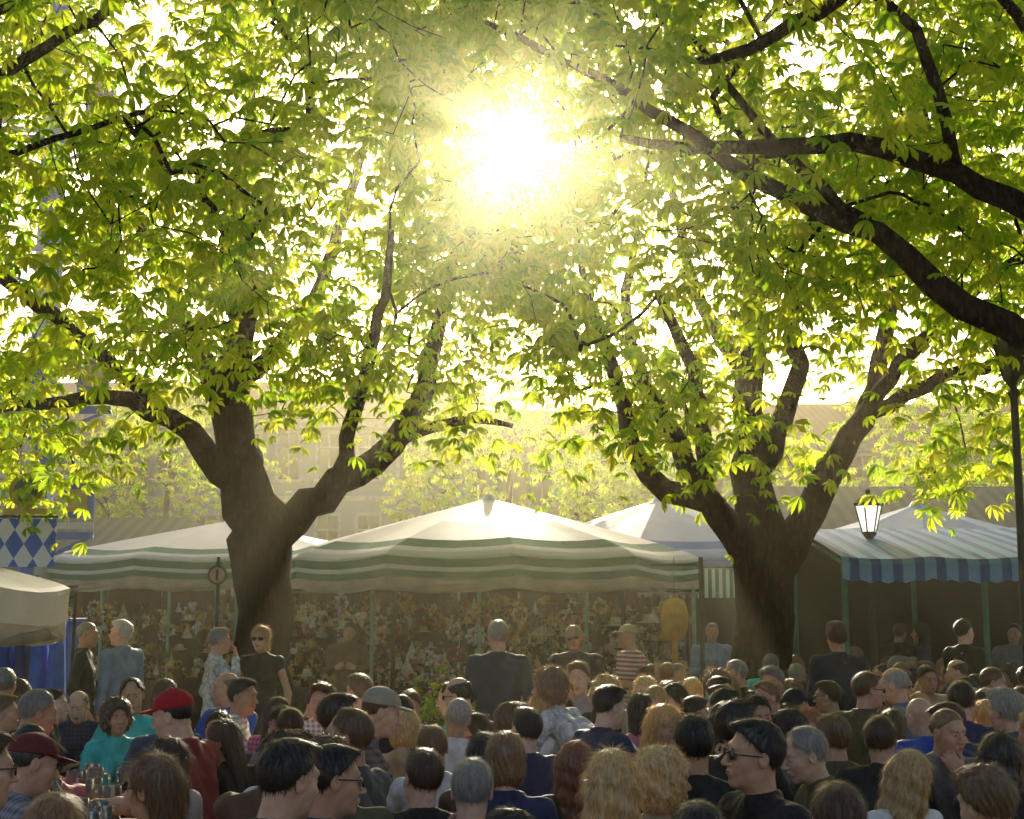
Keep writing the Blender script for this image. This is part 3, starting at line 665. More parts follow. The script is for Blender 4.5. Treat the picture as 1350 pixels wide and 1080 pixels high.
def tree(name,limbs,attr,seed,leafn=14,size=.168,spread=.30,gap=.66,midn=3):
    rg=np.random.default_rng(seed); pos=[];par=[];rad=[];chains0=[]
    for L in limbs:
        q=smoothpoly(L,.22,.035,rg); chains0.append((q[:,:3],q[:,3]))
        for i,p in enumerate(q): pos.append(p[:3]); rad.append(p[3])
    N0=len(pos); pos=np.array(pos)
    def sund(P): rel=P-CAMP; return np.linalg.norm(rel-(rel@SUND)[:,None]*SUND,axis=1)
    attr=attr[sund(attr)>gap]
    D=np.array([np.min(np.linalg.norm(pos-a,axis=1)) for a in attr]); attr=attr[np.argsort(D)]
    cap=N0+len(attr)*8+50; PP=np.zeros((cap,3)); PP[:N0]=pos; PR=np.full(cap,-1); n=N0
    ch=[]; tips=[]
    for a in attr:
        dd=np.linalg.norm(PP[:n]-a,axis=1); i=int(np.argmin(dd)); d=dd[i]
        if d<.12 : continue
        p=PP[i]; m=min(8,max(2,int(d/.22))); t=np.linspace(0,1,m+1)[1:,None]
        bend=rg.normal(0,.10*d,3); bend[2]+=.10*d
        q=p+(a-p)*t+bend*np.sin(t*np.pi)+rg.normal(0,.02,(m,3))*(1-t)
        idx=[i]
        for k in range(m):
            if n>=cap: break
            PP[n]=q[k]; PR[n]=idx[-1]; idx.append(n); n+=1
        ch.append(idx)
    cnt=np.zeros(n); 
    for idx in ch: cnt[idx[-1]]+=1
    for i in range(n-1,N0-1,-1):
        cnt[PR[i]]+=cnt[i]
    r=.005*np.maximum(cnt,1)**.46
    chains=chains0+[(PP[np.array(ix)],np.concatenate([[r[ix[1]]],r[ix[1:]]])) for ix in ch if len(ix)>1]
    V,F=tubes(chains,lambda x:16 if x>.15 else 8 if x>.04 else 5 if x>.015 else 3)
    root=empty(name,(0,0,0)); me=fast_mesh('trunk_and_limbs',V,F,[BARK],None,True); obj('trunk_and_limbs',me,root)
    outer=np.array([PP[ix[-1]] for ix in ch]); k=rg.integers(int(leafn*.5),int(leafn*1.5),len(outer))
    C=np.repeat(outer,k,axis=0); C=C+rg.normal(0,spread,C.shape)*np.array([1,1,.75])
    mid=[PP[j] for ix in ch for j in ix[2:-1:2]]; 
    if mid: mid=np.repeat(np.array(mid),midn,axis=0); C=np.concatenate([C,mid+rg.normal(0,.12,mid.shape)])
    C=C[sund(C)>gap*.55]
    V,F,tone=leaves(C,size,rg); me=fast_mesh('foliage',V,F,[LEAF],None,True)
    at=me.attributes.new('tone','FLOAT','FACE'); 
    at.data.foreach_set('value',tone.astype(np.float32)); obj('foliage',me,root)
    print(name,len(C),'leaves')
def noise3(P,f,s): return np.sin(P[:,0]*f+s+1.5*np.sin(P[:,1]*f*.7+s))*np.sin(P[:,2]*f*1.1+s*2+1.2*np.sin(P[:,0]*f*.6))
def crown(n,c,r,zmin,seed,thr=-.25,f=1.3,yb=17.4,kb=.09,low=None):
    rg=np.random.default_rng(seed); out=[]; tot=0
    while tot<n:
        P=rg.uniform(-1,1,(n*3,3)); q=np.linalg.norm(P,axis=1); P=P[(q<1)&(rg.random(len(P))<.25+.75*q**2)]
        P=P*np.array(r)+np.array(c); P=P[noise3(P,f,seed)>thr]
        P=P[(P[:,1]<yb)|(rg.random(len(P))<kb)]
        if low: P=P[(P[:,2]>low)|(rg.random(len(P))<.48)]
        # thin patch on the left where the maypole shows through
        el=(P[:,2]-1.85)/P[:,1]; P=P[~((np.abs(P[:,0]/P[:,1]+.345)<.03)&(el>.20)&(el<.37)&(rg.random(len(P))<.8))]
        zb=zmin(P) ; P=P[P[:,2]>zb]; out.append(P); tot+=len(P)
    return np.concatenate(out)[:n]
TX,TY=-3.0,17.0
limA=[[(TX-.02,TY,0,.46),(TX,TY,.35,.38),(TX+.02,TY,1.2,.335),(TX+.0,TY,2.2,.34),(TX-.03,TY,2.75,.38),(TX-.12,TY,3.2,.34),(TX-.3,TY-.1,3.7,.25),(TX-.45,TY-.1,4.4,.19),(TX-.35,TY,5.3,.15),(TX-.5,TY,6.5,.11),(TX-.3,TY,8,.07),(TX-.4,TY,9.6,.04)],
[(TX+.05,TY,2.6,.27),(TX+.35,TY,3.0,.21),(TX+.9,TY-.1,3.4,.18),(TX+1.55,TY-.2,3.9,.15),(TX+1.95,TY-.2,4.6,.12),(TX+2.1,TY-.1,5.4,.09),(TX+2.3,TY,6.4,.06),(TX+2.2,TY,7.5,.035)],
[(TX-.2,TY,3.3,.22),(TX-.7,TY,3.8,.16),(TX-1.1,TY-.3,4.2,.12),(TX-1.8,TY-.6,4.4,.09),(TX-2.8,TY-.8,4.25,.06),(TX-4.2,TY-1.2,4.1,.035)],
[(TX-.4,TY,4.2,.15),(TX-1.0,TY+.3,5.2,.12),(TX-1.5,TY+.2,6.4,.09),(TX-2.5,TY,7.8,.05)],
[(TX-.2,TY,3.6,.16),(TX-.1,TY-1.2,4.5,.11),(TX+.3,TY-2.8,5.2,.075),(TX+.2,TY-4.6,5.6,.04)],
[(TX+.9,TY-.1,3.4,.1),(TX+1.3,TY-1.5,4.3,.08),(TX+1.7,TY-3.2,5.0,.05),(TX+1.9,TY-4.6,5.3,.03)],
[(TX-.4,TY,4.6,.13),(TX+.4,TY+.5,5.7,.10),(TX+.9,TY+.5,7.2,.07),(TX+1.4,TY+.4,9,.04)],
[(TX-1.1,TY-.3,4.2,.1),(TX-1.9,TY-2,5.0,.08),(TX-2.6,TY-4,5.6,.05)],
[(TX+1.55,TY-.2,3.9,.08),(TX+2.3,TY,4.2,.06),(TX+3.0,TY+.4,4.2,.03)]]
zA=lambda P:3.1+.5*np.exp(-((P[:,0]-TX-.8)/1.8)**2)+.35*np.sin(P[:,0]*2.1+P[:,1])
aA=crown(1020,(TX-.8,15.8,7.2),(5.2,4.9,4.4),zA,21,low=4.4)
tree('chestnut_tree',limA,aA,3)
BX,BY=3.05,17.0
limB=[[(BX,BY,0,.48),(BX,BY,.35,.40),(BX-.02,BY,1.3,.36),(BX-.03,BY,2.1,.35),(BX,BY,2.6,.36),(BX-.08,BY,3.2,.25),(BX-.15,BY,3.9,.2),(BX-.15,BY,4.7,.17),(BX-.05,BY,5.6,.13),(BX-.2,BY,7,.09),(BX,BY,8.6,.05)],
[(BX-.05,BY,2.3,.24),(BX-.4,BY-.1,2.85,.19),(BX-.7,BY-.1,3.2,.16),(BX-1.2,BY-.2,3.35,.14),(BX-1.6,BY-.3,3.8,.11),(BX-1.8,BY-.3,4.6,.09),(BX-2.1,BY-.3,5.6,.06),(BX-2.3,BY,6.8,.035)],
[(BX-.6,BY-.1,3.1,.15),(BX-.9,BY,3.7,.13),(BX-1.3,BY,4.4,.11),(BX-1.6,BY+.2,5.4,.08),(BX-1.5,BY+.2,6.8,.05)],
[(BX+.1,BY,2.4,.24),(BX+.45,BY,2.9,.2),(BX+.75,BY-.1,3.6,.17),(BX+1.2,BY-.1,4.2,.14),(BX+1.45,BY-.1,4.9,.11),(BX+1.7,BY,6,.08),(BX+2.2,BY,7.6,.04)],
[(BX-.1,BY,3.5,.15),(BX+.15,BY-1.3,4.4,.11),(BX-.2,BY-3,5.2,.075),(BX-.3,BY-4.8,5.5,.04)],
[(BX-.7,BY-.1,3.3,.1),(BX-1.0,BY-1.7,4.3,.08),(BX-1.6,BY-3.4,5.0,.05)],
[(BX+1.2,BY-.1,4.2,.1),(BX+2.0,BY-.8,4.6,.08),(BX+3.0,BY-1.4,4.7,.05),(BX+4.2,BY-1.6,4.5,.03)],
[(BX+.75,BY,3.6,.1),(BX+1.4,BY-2,4.8,.08),(BX+2.0,BY-4,5.4,.05)],
[(BX-.15,BY,4.7,.1),(BX-.7,BY+.6,6,.08),(BX-1.0,BY+1,7.8,.05)]]
zB=lambda P:3.2+.4*np.exp(-((P[:,0]-BX)/1.6)**2)+.35*np.sin(P[:,0]*2.3+P[:,1]+1)
aB=crown(940,(BX+.3,16.0,7.0),(5.0,4.7,4.4),zB,34,low=4.4)
tree('chestnut_tree',limB,aB,5)
# near tree at right whose boughs sweep over the tables
CX,CY=6.6,10.5
limC=[[(CX,CY,0,.42),(CX,CY,1,.34),(CX-.05,CY,2.2,.32),(CX-.2,CY,3.1,.28),(CX-1.0,CY+.2,3.75,.16)],
[(CX-.3,CY+.1,3.2,.16),(4.6,10.7,3.75,.125),(3.85,10.8,4.1,.11),(3.3,10.8,4.45,.10),(2.9,10.9,4.9,.085),(2.2,11,5.2,.07),(1.5,11,5.7,.055),(.7,11.2,6.3,.04),(-.3,11.4,6.9,.025)],
[(CX-.2,CY,3.1,.16),(4.4,10.2,4.5,.10),(3.3,10.1,5.1,.08),(2.5,10.0,5.3,.07),(1.6,10,5.25,.05),(.8,10,5.35,.03)],
[(CX,CY,3,.25),(CX-.5,CY+.1,5,.16),(5,10.6,6.3,.10),(3.4,10.6,7,.07),(1.9,10.6,6.3,.05),(1.4,10.6,6.2,.025)],
[(2.9,10.9,4.9,.06),(2.3,11.6,5.8,.045),(1.6,12,7,.025)],[(3.3,10.1,5.1,.05),(2.9,9.6,6,.04),(2,9.4,6.6,.025)],[(4.4,10.2,4.5,.07),(3.8,9.4,5.5,.05),(3.2,9,6.2,.03)]]
zC=lambda P:3.9+np.clip((4-P[:,0])*.2,-.35,3)+.3*np.sin(P[:,0]*2+P[:,1]*1.3)
aC=crown(400,(3.9,10.6,6.6),(4.2,2.6,3.2),zC,47,thr=-.1,f=1.6)
tree('chestnut_tree',limC,aC,8,leafn=12,size=.145)
# near tree at left whose boughs reach in above
limD=[[(-7.4,11.5,0,.4),(-7.4,11.5,2,.32),(-7.2,11.5,3.6,.28),(-6.2,11.5,5.2,.13),(-4.6,11.5,6.3,.06),(-3,11.4,7.2,.04),(-1.4,11.3,7.4,.02)],
[(-7.2,11.5,3.6,.12),(-5.8,11,4.6,.06),(-4.2,10.8,5.4,.035),(-2.8,10.8,5.9,.02)],[(-6.2,11.5,5.2,.08),(-5,11.8,6.8,.05),(-3.4,12,8,.03)]]
zD=lambda P:4.8+np.clip((P[:,0]+3.5)*.25,-.8,2)+.3*np.sin(P[:,0]*2+P[:,1]*1.3)
aD=crown(250,(-3.9,11.4,6.9),(4.0,2.2,2.6),zD,58,thr=-.1,f=1.6)
tree('chestnut_tree',limD,aD,9,leafn=11,size=.145)
# young trees further back in front of the houses
def back_tree(x,y,h,w,seed):
    lim=[[(x,y,0,.2),(x+.1,y,1.5,.16),(x,y,3,.13),(x-.2,y,4.5,.09),(x,y,h-1.2,.04)],[(x,y,2.6,.09),(x-w*.4,y,4.0,.06),(x-w*.7,y,5.2,.03)],[(x,y,2.9,.09),(x+w*.4,y,4.2,.06),(x+w*.7,y,5.4,.03)]]
    a=crown(180,(x,y,h*.62),(w,w*.6,h*.40),lambda P:2.8+0*P[:,0],seed,thr=-.35,yb=99)
    tree('young_tree',lim,a,seed,leafn=8,size=.24,spread=.38,midn=2)
back_tree(.1,39,8.6,3.3,71); back_tree(5.2,40,8.6,3.2,72); back_tree(-9.4,39,8.4,3.2,73); back_tree(11.8,40,8.6,3.2,74)
# ------------------------------------------------------------------ tents
CANVAS=pmat('canvas',(.80,.87,.89),.44,1.5,.06,.04,bscale=8,trans=.5,spec=.45); CGREEN=pmat('green_canvas',(.004,.20,.14),.85,3,.2,.04,trans=.3,spec=.1)
CBLUE=pmat('blue_canvas',(.03,.22,.65),.8,3,.2,.05,trans=.35,spec=.1); CBEI=pmat('beige_canvas',(.60,.56,.48),.7,3,.2,.1,trans=.5); CLBLUE=pmat('pale_blue_canvas',(.42,.65,.90),.5,2,.10,.04,trans=.45,spec=.4)
def umbrella(name,x,y,Rr,ze,za,n=12,mats=None,rot=0,bands=True,posts=True):
    e=empty(name,(x,y,0),rot); mats=mats or [CANVAS,CGREEN,CBEI]
    prof=[(.03,1.0,0),(.05,.99,0),(.25,.80,0),(.5,.56,0),(.74,.32,0),(.81,.25,0),(.85,.205,1),(.92,.13,1),(.965,.07,0),(1.0,.0,0)]
    na=n*4; V=[];F=[];M=[]
    rows=[]
    for f,hf,_ in prof: rows.append((f*Rr,ze+(za-ze)*hf,f))
    val=[(-.03,0),(-.14,1),(-.20,0),(-.29,1),(-.31,2),(-.43,2)]
    for i,(r,z,f) in enumerate(rows):
        for k in range(na):
            t=2*math.pi*k/na; s=abs(math.sin(n*t/2)); rr=r*(1-.035*s*f); V.append((rr*math.cos(t),rr*math.sin(t),z-.07*s*f*(1-.3*f)))
    for dz,_ in val:
        for k in range(na):
            t=2*math.pi*k/na; s=abs(math.sin(n*t/2)); rr=Rr*(1-.035*s)*(1.0 if dz>-.30 else .985)+.012*math.sin(t*57+dz*9); sc_=.035*s if dz<-.35 else 0
            V.append((rr*math.cos(t),rr*math.sin(t),ze+dz-.05*s-sc_+.01*math.sin(t*41)))
    g_=1 if bands else 0
    seq=[0,0,0,0,0,g_,g_,0,0]+[0,g_,0,g_,2,2]
    for i in range(len(seq)):
        for k in range(na):
            F.append((i*na+k,i*na+(k+1)%na,(i+1)*na+(k+1)%na,(i+1)*na+k)); M.append(seq[i])
    m=MB(); m.add(V,F); m.M=M; m.build('canopy',mats,e,smooth=False)
    m=MB(); m.lathe((0,0,za),[(.001,.1),(.06,.09),(.12,.0),(Rr*.07,-.03)],16,0); m.build('finial_cap',[mats[0]],e,smooth=True)
    m=MB()
    for k in range(n):
        t=2*math.pi*k/n; m.cyl((0,0,za-.1),(Rr*.98*math.cos(t),Rr*.98*math.sin(t),ze-.03),.02,.018,6); m.cyl((0,0,ze+.1),(Rr*.5*math.cos(t),Rr*.5*math.sin(t),ze+(za-ze)*.5-.05),.015,.015,6)
    m.cyl((0,0,0),(0,0,za-.02),.05,.045,10)
    if posts:
        for k in range(0,n,2):
            t=2*math.pi*k/n; m.cyl((Rr*.93*math.cos(t),Rr*.93*math.sin(t),0),(Rr*.93*math.cos(t),Rr*.93*math.sin(t),ze+.05),.03,.03,8)
    m.build('frame',[METAL],e)
    # rolled-up side curtain tied under the eave
    m=MB()
    for k in range(n*3):
        t0=2*math.pi*k/(n*3); t1=2*math.pi*(k+1)/(n*3); r_=Rr*.95
        m.cyl((r_*math.cos(t0),r_*math.sin(t0),ze-.44+.03*math.sin(k*1.7)),(r_*math.cos(t1),r_*math.sin(t1),ze-.44+.03*math.sin((k+1)*1.7)),.05+.012*math.sin(k*2.3),.05+.012*math.sin((k+1)*2.3),8,0,False)
    m.build('rolled_curtain',[CBEI],e,smooth=True)
    return e
umbrella('market_tent',-.35,21.5,3.3,2.66,3.6,12,rot=.12)
umbrella('market_tent',-5.0,25,3.5,2.74,3.5,12,rot=.3)
umbrella('market_tent',2.9,28,3.6,2.9,4.1,10,[CLBLUE,CBLUE,CLBLUE],rot=.1)
umbrella('market_tent',6.9,24,3.2,2.7,3.7,10,[CLBLUE,CBLUE,CLBLUE],rot=.1)
umbrella('parasol',-5.75,12.6,1.75,2.10,2.55,8,[pmat('cream_canvas',(.88,.85,.80),.5,3,.06,.04,trans=.5,spec=.4),CBEI,CBEI],rot=.2,bands=False,posts=False)
# blue striped awning stall on the right
AWN=stripe_mat('awning_stripes',(.22,.48,.85),(.03,.15,.50),4.2,0,.4,prop=.55,rough=.6)
AWN2=pmat('painted_shade_interior',(.02,.022,.025),.9)  # near-black counter and added back wall paint in the stall's shade
def awning():
    e=empty('market_stall',(0,0,0)); m=MB(); x0,x1=3.62,8.6; n=50
    V=[];F=[]
    pr_=[(18.4,3.0),(17.4,2.84),(16.4,2.66),(15.55,2.50),(15.5,2.44),(15.5,2.26)]
    for j,(yy,zz) in enumerate(pr_):
        for i in range(n+1):
            x=x0+(x1-x0)*i/n; V.append((x,yy+.01*math.sin(i*1.3),zz-.03*abs(math.sin(i*math.pi/10))-(.03*abs(math.sin(i*math.pi/2)) if j==5 else 0)))
    for j in range(len(pr_)-1):
        for i in range(n): F.append((j*(n+1)+i,j*(n+1)+i+1,(j+1)*(n+1)+i+1,(j+1)*(n+1)+i))
    m.add(V,F); m.build('awning',[AWN],e)
    m=MB()
    for x in(3.66,5.2,6.8,8.5):
        m.cyl((x,15.6,0),(x,15.6,2.45),.035,.035,8); m.cyl((x,18.35,0),(x,18.35,2.95),.035,.035,8); m.cyl((x,15.6,2.42),(x,18.35,2.93),.02,.02,6)
    m.box((6.1,15.6,2.40),(4.9,.05,.06)); m.build('frame',[GREENP],e)
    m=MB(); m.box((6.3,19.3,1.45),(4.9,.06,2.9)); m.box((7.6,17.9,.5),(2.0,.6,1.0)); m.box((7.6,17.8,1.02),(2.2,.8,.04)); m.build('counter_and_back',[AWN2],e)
awning()
# craft stall with hanging goods under the tent
GC=[pmat('goods_'+n,c,.8,20,.4,.3) for n,c in(('brown',(.18,.09,.045)),('maroon',(.30,.045,.04)),('straw',(.58,.40,.15)),('cream',(.75,.66,.48)),('green',(.08,.16,.05)),('ochre',(.50,.28,.06)),('white',(.8,.8,.78)))]
def goods(name,x0,x1,y,z0,z1,n,seed):
    rd=random.Random(seed); e=empty(name)
    m=MB()
    m.box(((x0+x1)/2,y+.25,.42),(x1-x0-.4,.7,.84)); m.box(((x0+x1)/2,y+.2,.86),(x1-x0-.2,.85,.04))
    for i in range(int((x1-x0)/.9)):
        m.box((x0+.45+i*.9,y+1.7,1.15),(.86,.06,2.3))
    for z in(1.2,1.6): m.box(((x0+x1)/2,y+1.45,z),(x1-x0-.3,.35,.03))
    m.cyl((x0,y-.05,z1+.05),(x1,y-.05,z1+.05),.02,.02,6); m.cyl((x0,y+.5,z1+.05),(x1,y+.5,z1+.05),.02,.02,6)
    m.build('rack_and_counter',[WOODD],e)
    m=MB()
    for k in range(5):
        x=x0+.1+(x1-x0-.2)*k/4; m.cyl((x,y-.05,0),(x,y-.05,z1+.1),.03,.03,6)
    m.build('posts',[pmat('mint_paint',(.25,.5,.38),.5)],e)
    g=MB()
    for i in range(n):
        x=rd.uniform(x0+.1,x1-.1); yy=y+rd.choice([-.05,.5,1.3,.2])+rd.uniform(-.06,.06); z=rd.choice([1.15,1.35,1.6,1.8,1.95,.98])+rd.uniform(-.08,.1); mi=rd.randrange(7); k=rd.random(); s=rd.uniform(.7,1.5)
        g.cyl((x,yy,z),(x,yy,z1+.05),.002,.002,3,0,False)
        if k<.25:
            for a in range(8):
                t=a*math.pi/4; g.ball((x+.075*s*math.cos(t),yy,z+.075*s*math.sin(t)),.028*s,mi,5)
        elif k<.5:
            g.lathe((x,yy,z),[(.005,.09*s),(.02*s,.02*s),(.055*s,-.05*s),(.07*s,-.09*s),(.01,-.1*s)],7,mi)
        elif k<.65: # straw hat
            g.lathe((x,yy,z),[(.001,.07*s),(.05*s,.065*s),(.06*s,.0),(.12*s,-.01*s),(.12*s,-.016*s),(.055*s,-.006*s)],10,rd.choice([2,3,5]))
        elif k<.8:
            g.ball((x-.025*s,yy,z+.02*s),.035*s,mi,6); g.ball((x+.025*s,yy,z+.02*s),.035*s,mi,6); g.lathe((x,yy,z-.05*s),[(.002,-.03*s),(.05*s,.06*s)],6,mi,1,.6)
        else:
            for a in range(7): g.ball((x+rd.gauss(0,.04)*s,yy+rd.gauss(0,.03),z+rd.gauss(0,.05)*s),.022*s,rd.randrange(7),5)
    g.build('hanging_goods',GC,e,smooth=True)
    g=MB()
    for i in range(int((x1-x0)*12)):
        x=rd.uniform(x0+.2,x1-.2); g.lathe((x,y+rd.uniform(-.1,.4),.88),[(.03,0),(.05,.1),(.04,.11)],8,rd.choice([0,2,5]));
        for a in range(6): g.ball((x+rd.gauss(0,.05),y+.1+rd.gauss(0,.05),1.05+rd.gauss(0,.05)),.03,rd.randrange(7),5)
    g.build('pots_and_bouquets',GC,e,smooth=True)
goods('craft_stall',-3.5,2.6,19.6,.9,2.15,620,1)
goods('craft_stall',-8.6,-4.2,22.2,.9,2.25,320,2)
def plant(x,y,s,seed):
    rg=np.random.default_rng(seed); e=empty('potted_plant',(x,y,0)); m=MB(); m.lathe((0,0,0),[(.001,0),(.16*s,0),(.22*s,.35*s),(.19*s,.35*s),(.18*s,.3*s),(.001,.3*s)],16); m.build('pot',[pmat('terracotta',(.25,.1,.05),.8)],e,smooth=True)
    C=rg.normal(0,.2*s,(160,3))+[0,0,.65*s]; V,F,t=leaves(C,.10,rg); me=fast_mesh('foliage',V,F,[LEAF]); a=me.attributes.new('tone','FLOAT','FACE'); a.data.foreach_set('value',t.astype(np.float32)); obj('foliage',me,e)
    m=MB()
    for i in range(18): m.ball(tuple(rg.normal(0,.2*s,3)+[0,0,.8*s]),.03,0,6)
    m.build('flowers',[pmat('petals',(.6,.15,.3),.6)],e,smooth=True)
plant(-.9,17.6,1.15,1); plant(-.4,17.8,1.0,2)
# blue garments hanging at the left edge
def garments():
    e=empty('garment_rack',(-5.55,15.6,0)); m=MB(); m.cyl((-.9,0,0),(-.9,0,2.1),.02,.02,6); m.cyl((.75,0,0),(.75,0,2.1),.02,.02,6); m.cyl((-.9,0,2.05),(.75,0,2.05),.015,.015,6); m.build('rail',[METAL],e)
    g=MB(); rd=random.Random(4)
    for k in range(8):
        x=-.75+k*.19; n=16; L=rd.uniform(.8,1.15); V=[];F=[]
        rows=[(0,.03,.02),(-.05,.16,.05),(-.12,.2,.06),(-.4,.17,.06),(-L,.22,.09)]
        for dz,rx,ry in rows:
            for i in range(n):
                t=2*math.pi*i/n; w_=1+.12*math.sin(t*5+k)*(dz<-.2); V.append((x+ry*w_*math.cos(t),rx*w_*math.sin(t),1.98+dz))
        for j in range(len(rows)-1):
            for i in range(n): F.append((j*n+i,j*n+(i+1)%n,(j+1)*n+(i+1)%n,(j+1)*n+i))
        g.add(V,F,rd.choice([0,0,1])); g.cyl((x,0,1.97),(x,0,2.06),.004,.004,4,2)
    g.build('garments',[pmat('blue_cloth',(.02,.15,.75),.7,8,.25,.3),pmat('navy_cloth',(.02,.05,.25),.7,8,.25,.3),METAL],e,smooth=True)
garments()
# ------------------------------------------------------------------ maypole, banner, lamps, signs
BLUEP=pmat('blue_paint',(.03,.16,.65),.5,3,.1,.05); WHITEP=pmat('white_paint',(.75,.76,.78),.5,3,.08,.05); GOLD=pmat('gold_paint',(.55,.4,.08),.4)
def maypole():
    x,y=-7.6,22.5; e=empty('maypole',(x,y,0)); m=MB()
    n=20; V=[];F=[];M=[]; rows=90; H=14.
    for j in range(rows+1):
        for i in range(n): t=2*math.pi*i/n; r=.26-.08*j/rows; V.append((r*math.cos(t),r*math.sin(t),H*j/rows))
    for j in range(rows):
        for i in range(n): F.append((j*n+i,j*n+(i+1)%n,(j+1)*n+(i+1)%n,(j+1)*n+i)); M.append(0 if ((i/n+j/22)%1)<.5 else 1)
    m.add(V,F); m.M=M; m.build('pole',[BLUEP,WHITEP],e,smooth=True)
    m=MB()
    for z,L in((3.1,1.0),(5.1,1.2),(7.6,1.3),(9.6,1.1)):
        m.box((0,-.3,z),(L*2,.06,.12),0); m.box((0,-.3,z+.16),(L*2,.05,.10),1); 
        for s in(-1,1):
            m.box((s*L*.75,-.3,z+.55),(.5,.05,.55),0 if s>0 else 1); m.lathe((s*L*.75,-.34,z+.9),[(.15,-.1),(.17,0),(.02,.2)],8,2); m.box((s*L*.75,-.345,z+.55),(.3,.02,.35),2)
            m.cyl((0,-.3,z-.5),(s*L,-.3,z),.03,.03,6,0)
    m.build('figure_boards',[BLUEP,WHITEP,GOLD],e)
maypole()
def banner():
    e=empty('lozenge_banner',(-5.6,16.2,0)); m=MB(); m.box((0,0,2.68),(.72,.03,.55)); m.build('cloth',[lozenge_mat()],e)
    m=MB(); m.cyl((-.38,0,0),(-.38,0,3.3),.025,.025,8); m.cyl((-.38,0,2.98),(.38,0,2.98),.015,.015,6); m.cyl((0,.02,3.28),(0,-.03,3.28),.2,.2,20,1); m.cyl((0,-.03,3.28),(0,-.04,3.28),.14,.14,20,2); m.box((0,0,3.04),(.04,.03,.12)); m.box((0,-.02,3.04),(.5,.03,.07),1); m.build('pole_and_emblem',[METAL,GOLD,GREENP],e)
banner()
LAMPG=pmat('lamp_glass',(.9,.89,.85),.3,5,.03,0,trans=.7)
_b=LAMPG.node_tree.nodes['Principled BSDF']; _b.inputs['Emission Color'].default_value=(1,.95,.85,1); _b.inputs['Emission Strength'].default_value=2.6
DARKG=glass_mat('dark_lamp_glass',(.08,.08,.07),.1)
def lantern(name,x,y,zl,s=1.,gm=None):
    e=empty(name,(x,y,0)); m=MB(); m.lathe((0,0,0),[(.14,0),(.14,.1),(.07,.25),(.05,.6),(.035,zl-.3),(.06,zl-.25),(.03,zl-.2)],12); 
    m.lathe((0,0,zl),[(.20*s,.28*s),(.22*s,.31*s),(.12*s,.40*s),(.03*s,.44*s),(.04*s,.5*s),(.001,.53*s)],6)
    for i in range(6):
        t=2*math.pi*i/6; m.cyl((.10*s*math.cos(t),.10*s*math.sin(t),zl-.1*s),(.195*s*math.cos(t),.195*s*math.sin(t),zl+.28*s),.009,.009,5)
    m.lathe((0,0,zl-.12*s),[(.03,-.1*s),(.11*s,0),(.11*s,.02*s)],6); m.build('post_and_cap',[METAL],e)
    m=MB(); m.lathe((0,0,zl),[(.095*s,-.1*s),(.185*s,.27*s)],6); m.build('glass',[gm or LAMPG],e)
lantern('street_lamp',4.36,17.2,2.95,.85)
lantern('street_lamp',4.66,12.9,4.15,.95,DARKG)
def round_sign():
    e=empty('round_sign',(-3.28,15.8,0)); m=MB(); m.cyl((0,0,0),(0,0,2.5),.02,.02,8,0); m.cyl((0,-.03,2.3),(0,-.05,2.3),.11,.11,20,1); m.cyl((0,-.05,2.3),(0,-.055,2.3),.085,.085,20,2); m.box((0,-.058,2.3),(.03,.005,.12),1,0); m.build('post_and_disc',[METAL,pmat('sign_brown',(.12,.05,.03),.6),pmat('sign_cream',(.5,.42,.32),.6)],e)
round_sign()
def hanging_lantern():
    e=empty('paper_lantern',(2.08,18.2,0)); m=MB(); m.lathe((0,0,1.82),[(.03,-.3),(.11,-.27),(.17,-.12),(.18,.05),(.14,.2),(.05,.26)],16,0); m.cyl((0,0,2.08),(0,0,2.6),.005,.005,4,1); m.cyl((0,0,1.52),(0,0,1.1),.03,.05,8,0); m.cyl((-.3,0,2.5),(.3,0,2.5),.015,.015,5,1); m.build('shade',[pmat('yellow_paper',(.75,.50,.08),.7,8,.2,.1,trans=.4),METAL],e,smooth=True)
    m=MB(); m.cyl((.35,0,0),(.35,0,2.6),.03,.03,8); m.build('post',[METAL],e)
hanging_lantern()
def bluecab():
    for i,x in enumerate((-6.1,-5.45)):
        e=empty('blue_locker',(x,16.8,0)); m=MB(); m.box((0,0,.9),(.6,.6,1.75),0); m.box((0,-.31,.9),(.52,.02,1.6),1); m.box((.2,-.33,.95),(.03,.03,.16),2); m.box((0,0,1.8),(.66,.66,.05),0); m.build('cabinet',[BLUEP,pmat('blue_panel',(.05,.25,.75),.4),METAL],e,bevel=.01)
bluecab()
GW=stripe_mat('green_white_cloth',(.75,.77,.75),(.04,.28,.22),9,0,.3)
m=MB(); m.box((0,0,.55),(2.6,.03,.9)); e=empty('striped_windbreak',(2.5,18.4,0)); m.build('cloth',[GW],e); m=MB(); [m.cyl((x,0,0),(x,0,1.1),.02,.02,6) for x in(-1.3,0,1.3)]; m.build('posts',[METAL],e)
m=MB(); m.box((0,0,2.35),(.9,.03,.45)); e=empty('striped_flag_cloth',(3.1,22,0)); m.build('cloth',[GW],e); m=MB(); m.cyl((-.5,0,0),(-.5,0,2.7),.02,.02,6); m.cyl((-.5,0,2.6),(.5,0,2.6),.015,.015,6); m.build('pole',[METAL],e)
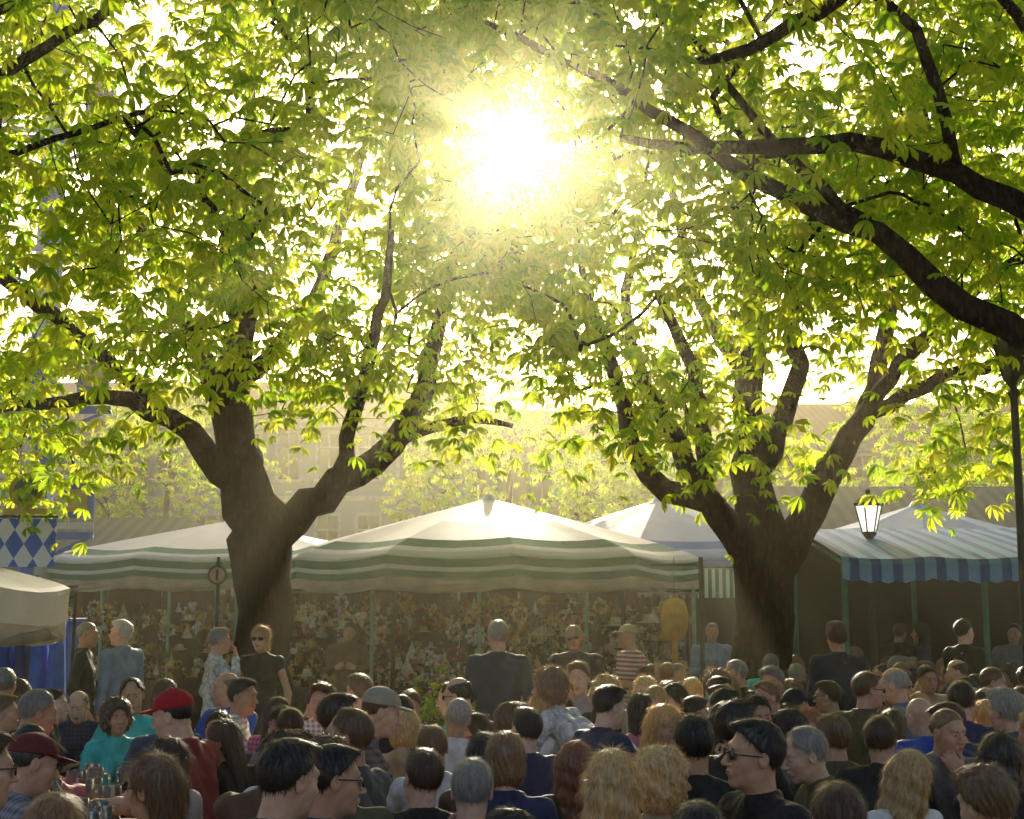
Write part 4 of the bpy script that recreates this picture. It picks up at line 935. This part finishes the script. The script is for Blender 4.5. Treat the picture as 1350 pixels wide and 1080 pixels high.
# ------------------------------------------------------------------ buildings
def building(name,x0,x1,y,H,fl,cols,wall,roofc,roofh=4,depth=12,rz=0):
    e=empty(name,((x0+x1)/2,y,0),rz); W=x1-x0
    wm=pmat(name+'_wall',wall,.9,.6,.12,.1); rm=stripe_mat(name+'_roof',tuple(c*.75 for c in roofc),roofc,3.5,0); fm=pmat(name+'_trim',(.55,.54,.52),.8); gm=glass_mat(name+'_glass',(.03,.038,.045),.2)
    m=MB(); m.box((0,depth/2,H/2),(W,depth,H)); m.build('walls',[wm],e)
    m=MB(); V=[(-W/2-.4,-.5,H),(W/2+.4,-.5,H),(W/2+.4,depth+.5,H),(-W/2-.4,depth+.5,H),(-W/2-.4,depth/2,H+roofh),(W/2+.4,depth/2,H+roofh)]
    m.add(V,[(0,1,5,4),(2,3,4,5),(0,4,3),(1,2,5)]); m.build('roof',[rm],e)
    m=MB(); m.box((0,-.15,H-.15),(W+.5,.4,.3),0)
    g=MB(); fh=H/fl
    for f in range(fl):
        m.box((0,-.05,f*fh+.12),(W+.1,.12,.18),0)
        for c in range(cols):
            x=-W/2+W*(c+.5)/cols; ww=min(1.2,W/cols*.5); hh=fh*.55; z=f*fh+fh*.55
            g.box((x,-.02,z),(ww,.06,hh),0)
            for s in(-1,1): m.box((x+s*(ww/2+.06),-.05,z),(.12,.14,hh+.24),0)
            m.box((x,-.05,z+hh/2+.061),(ww,.13,.118),0); m.box((x,-.1,z-hh/2-.08),(ww+.3,.24,.1),0); m.box((x,-.06,z),(.06,.05,hh),0); m.box((x,-.062,z+hh*.2),(ww,.045,.05),0)
    m.build('trim_and_frames',[fm],e); g.build('windows',[gm],e)
    m=MB()
    for k in(-.3,.25): m.box((W*k,depth*.4,H+roofh*.7),(.8,.8,1.2))
    m.build('chimneys',[wm],e)
building('town_house',-13,-1.5,50,8.8,3,8,(.36,.41,.46),(.2,.11,.07),2.4)
building('brick_house',-1.3,8.5,54,8.0,3,6,(.32,.23,.17),(.28,.13,.07),2.6)
building('town_house',-30,-13.4,46,8.5,3,9,(.32,.33,.30),(.2,.12,.09),2)
building('town_house',10,30,52,8.2,3,10,(.36,.33,.28),(.26,.14,.09),2.4)
def hall(x,y,W,D,H,rh,c):
    e=empty('market_hall',(x,y,0)); m=MB(); m.box((0,D/2,H/2),(W,D,H)); m.build('walls',[pmat('hall_wall',(.2,.19,.17),.9)],e)
    m=MB(); V=[(-W/2-.6,-.8,H-.2),(W/2+.6,-.8,H-.2),(W/2+.6,D+.8,H-.2),(-W/2-.6,D+.8,H-.2),(-W/2+2,D/2,H+rh),(W/2-2,D/2,H+rh)]
    m.add(V,[(0,1,5,4),(1,2,5),(2,3,4,5),(3,0,4)]); 
    m.build('roof',[stripe_mat('hall_roof',(.07,.11,.10),(.11,.16,.14),3,0,rough=.95)],e)
    m=MB()
    for k in range(int(W/1.5)): m.box((-W/2+.75+k*1.5,-.02,H*.55),(1.0,.06,H*.6))
    m.build('windows',[glass_mat('hall_glass',(.05,.06,.06),.1)],e)
hall(9.5,30,12,9,3.0,2.0,0); hall(2.2,36,6,7,3.2,1.4,0); hall(-10.5,33,8,8,3,1.4,0)
print('objects',len(bpy.data.objects))
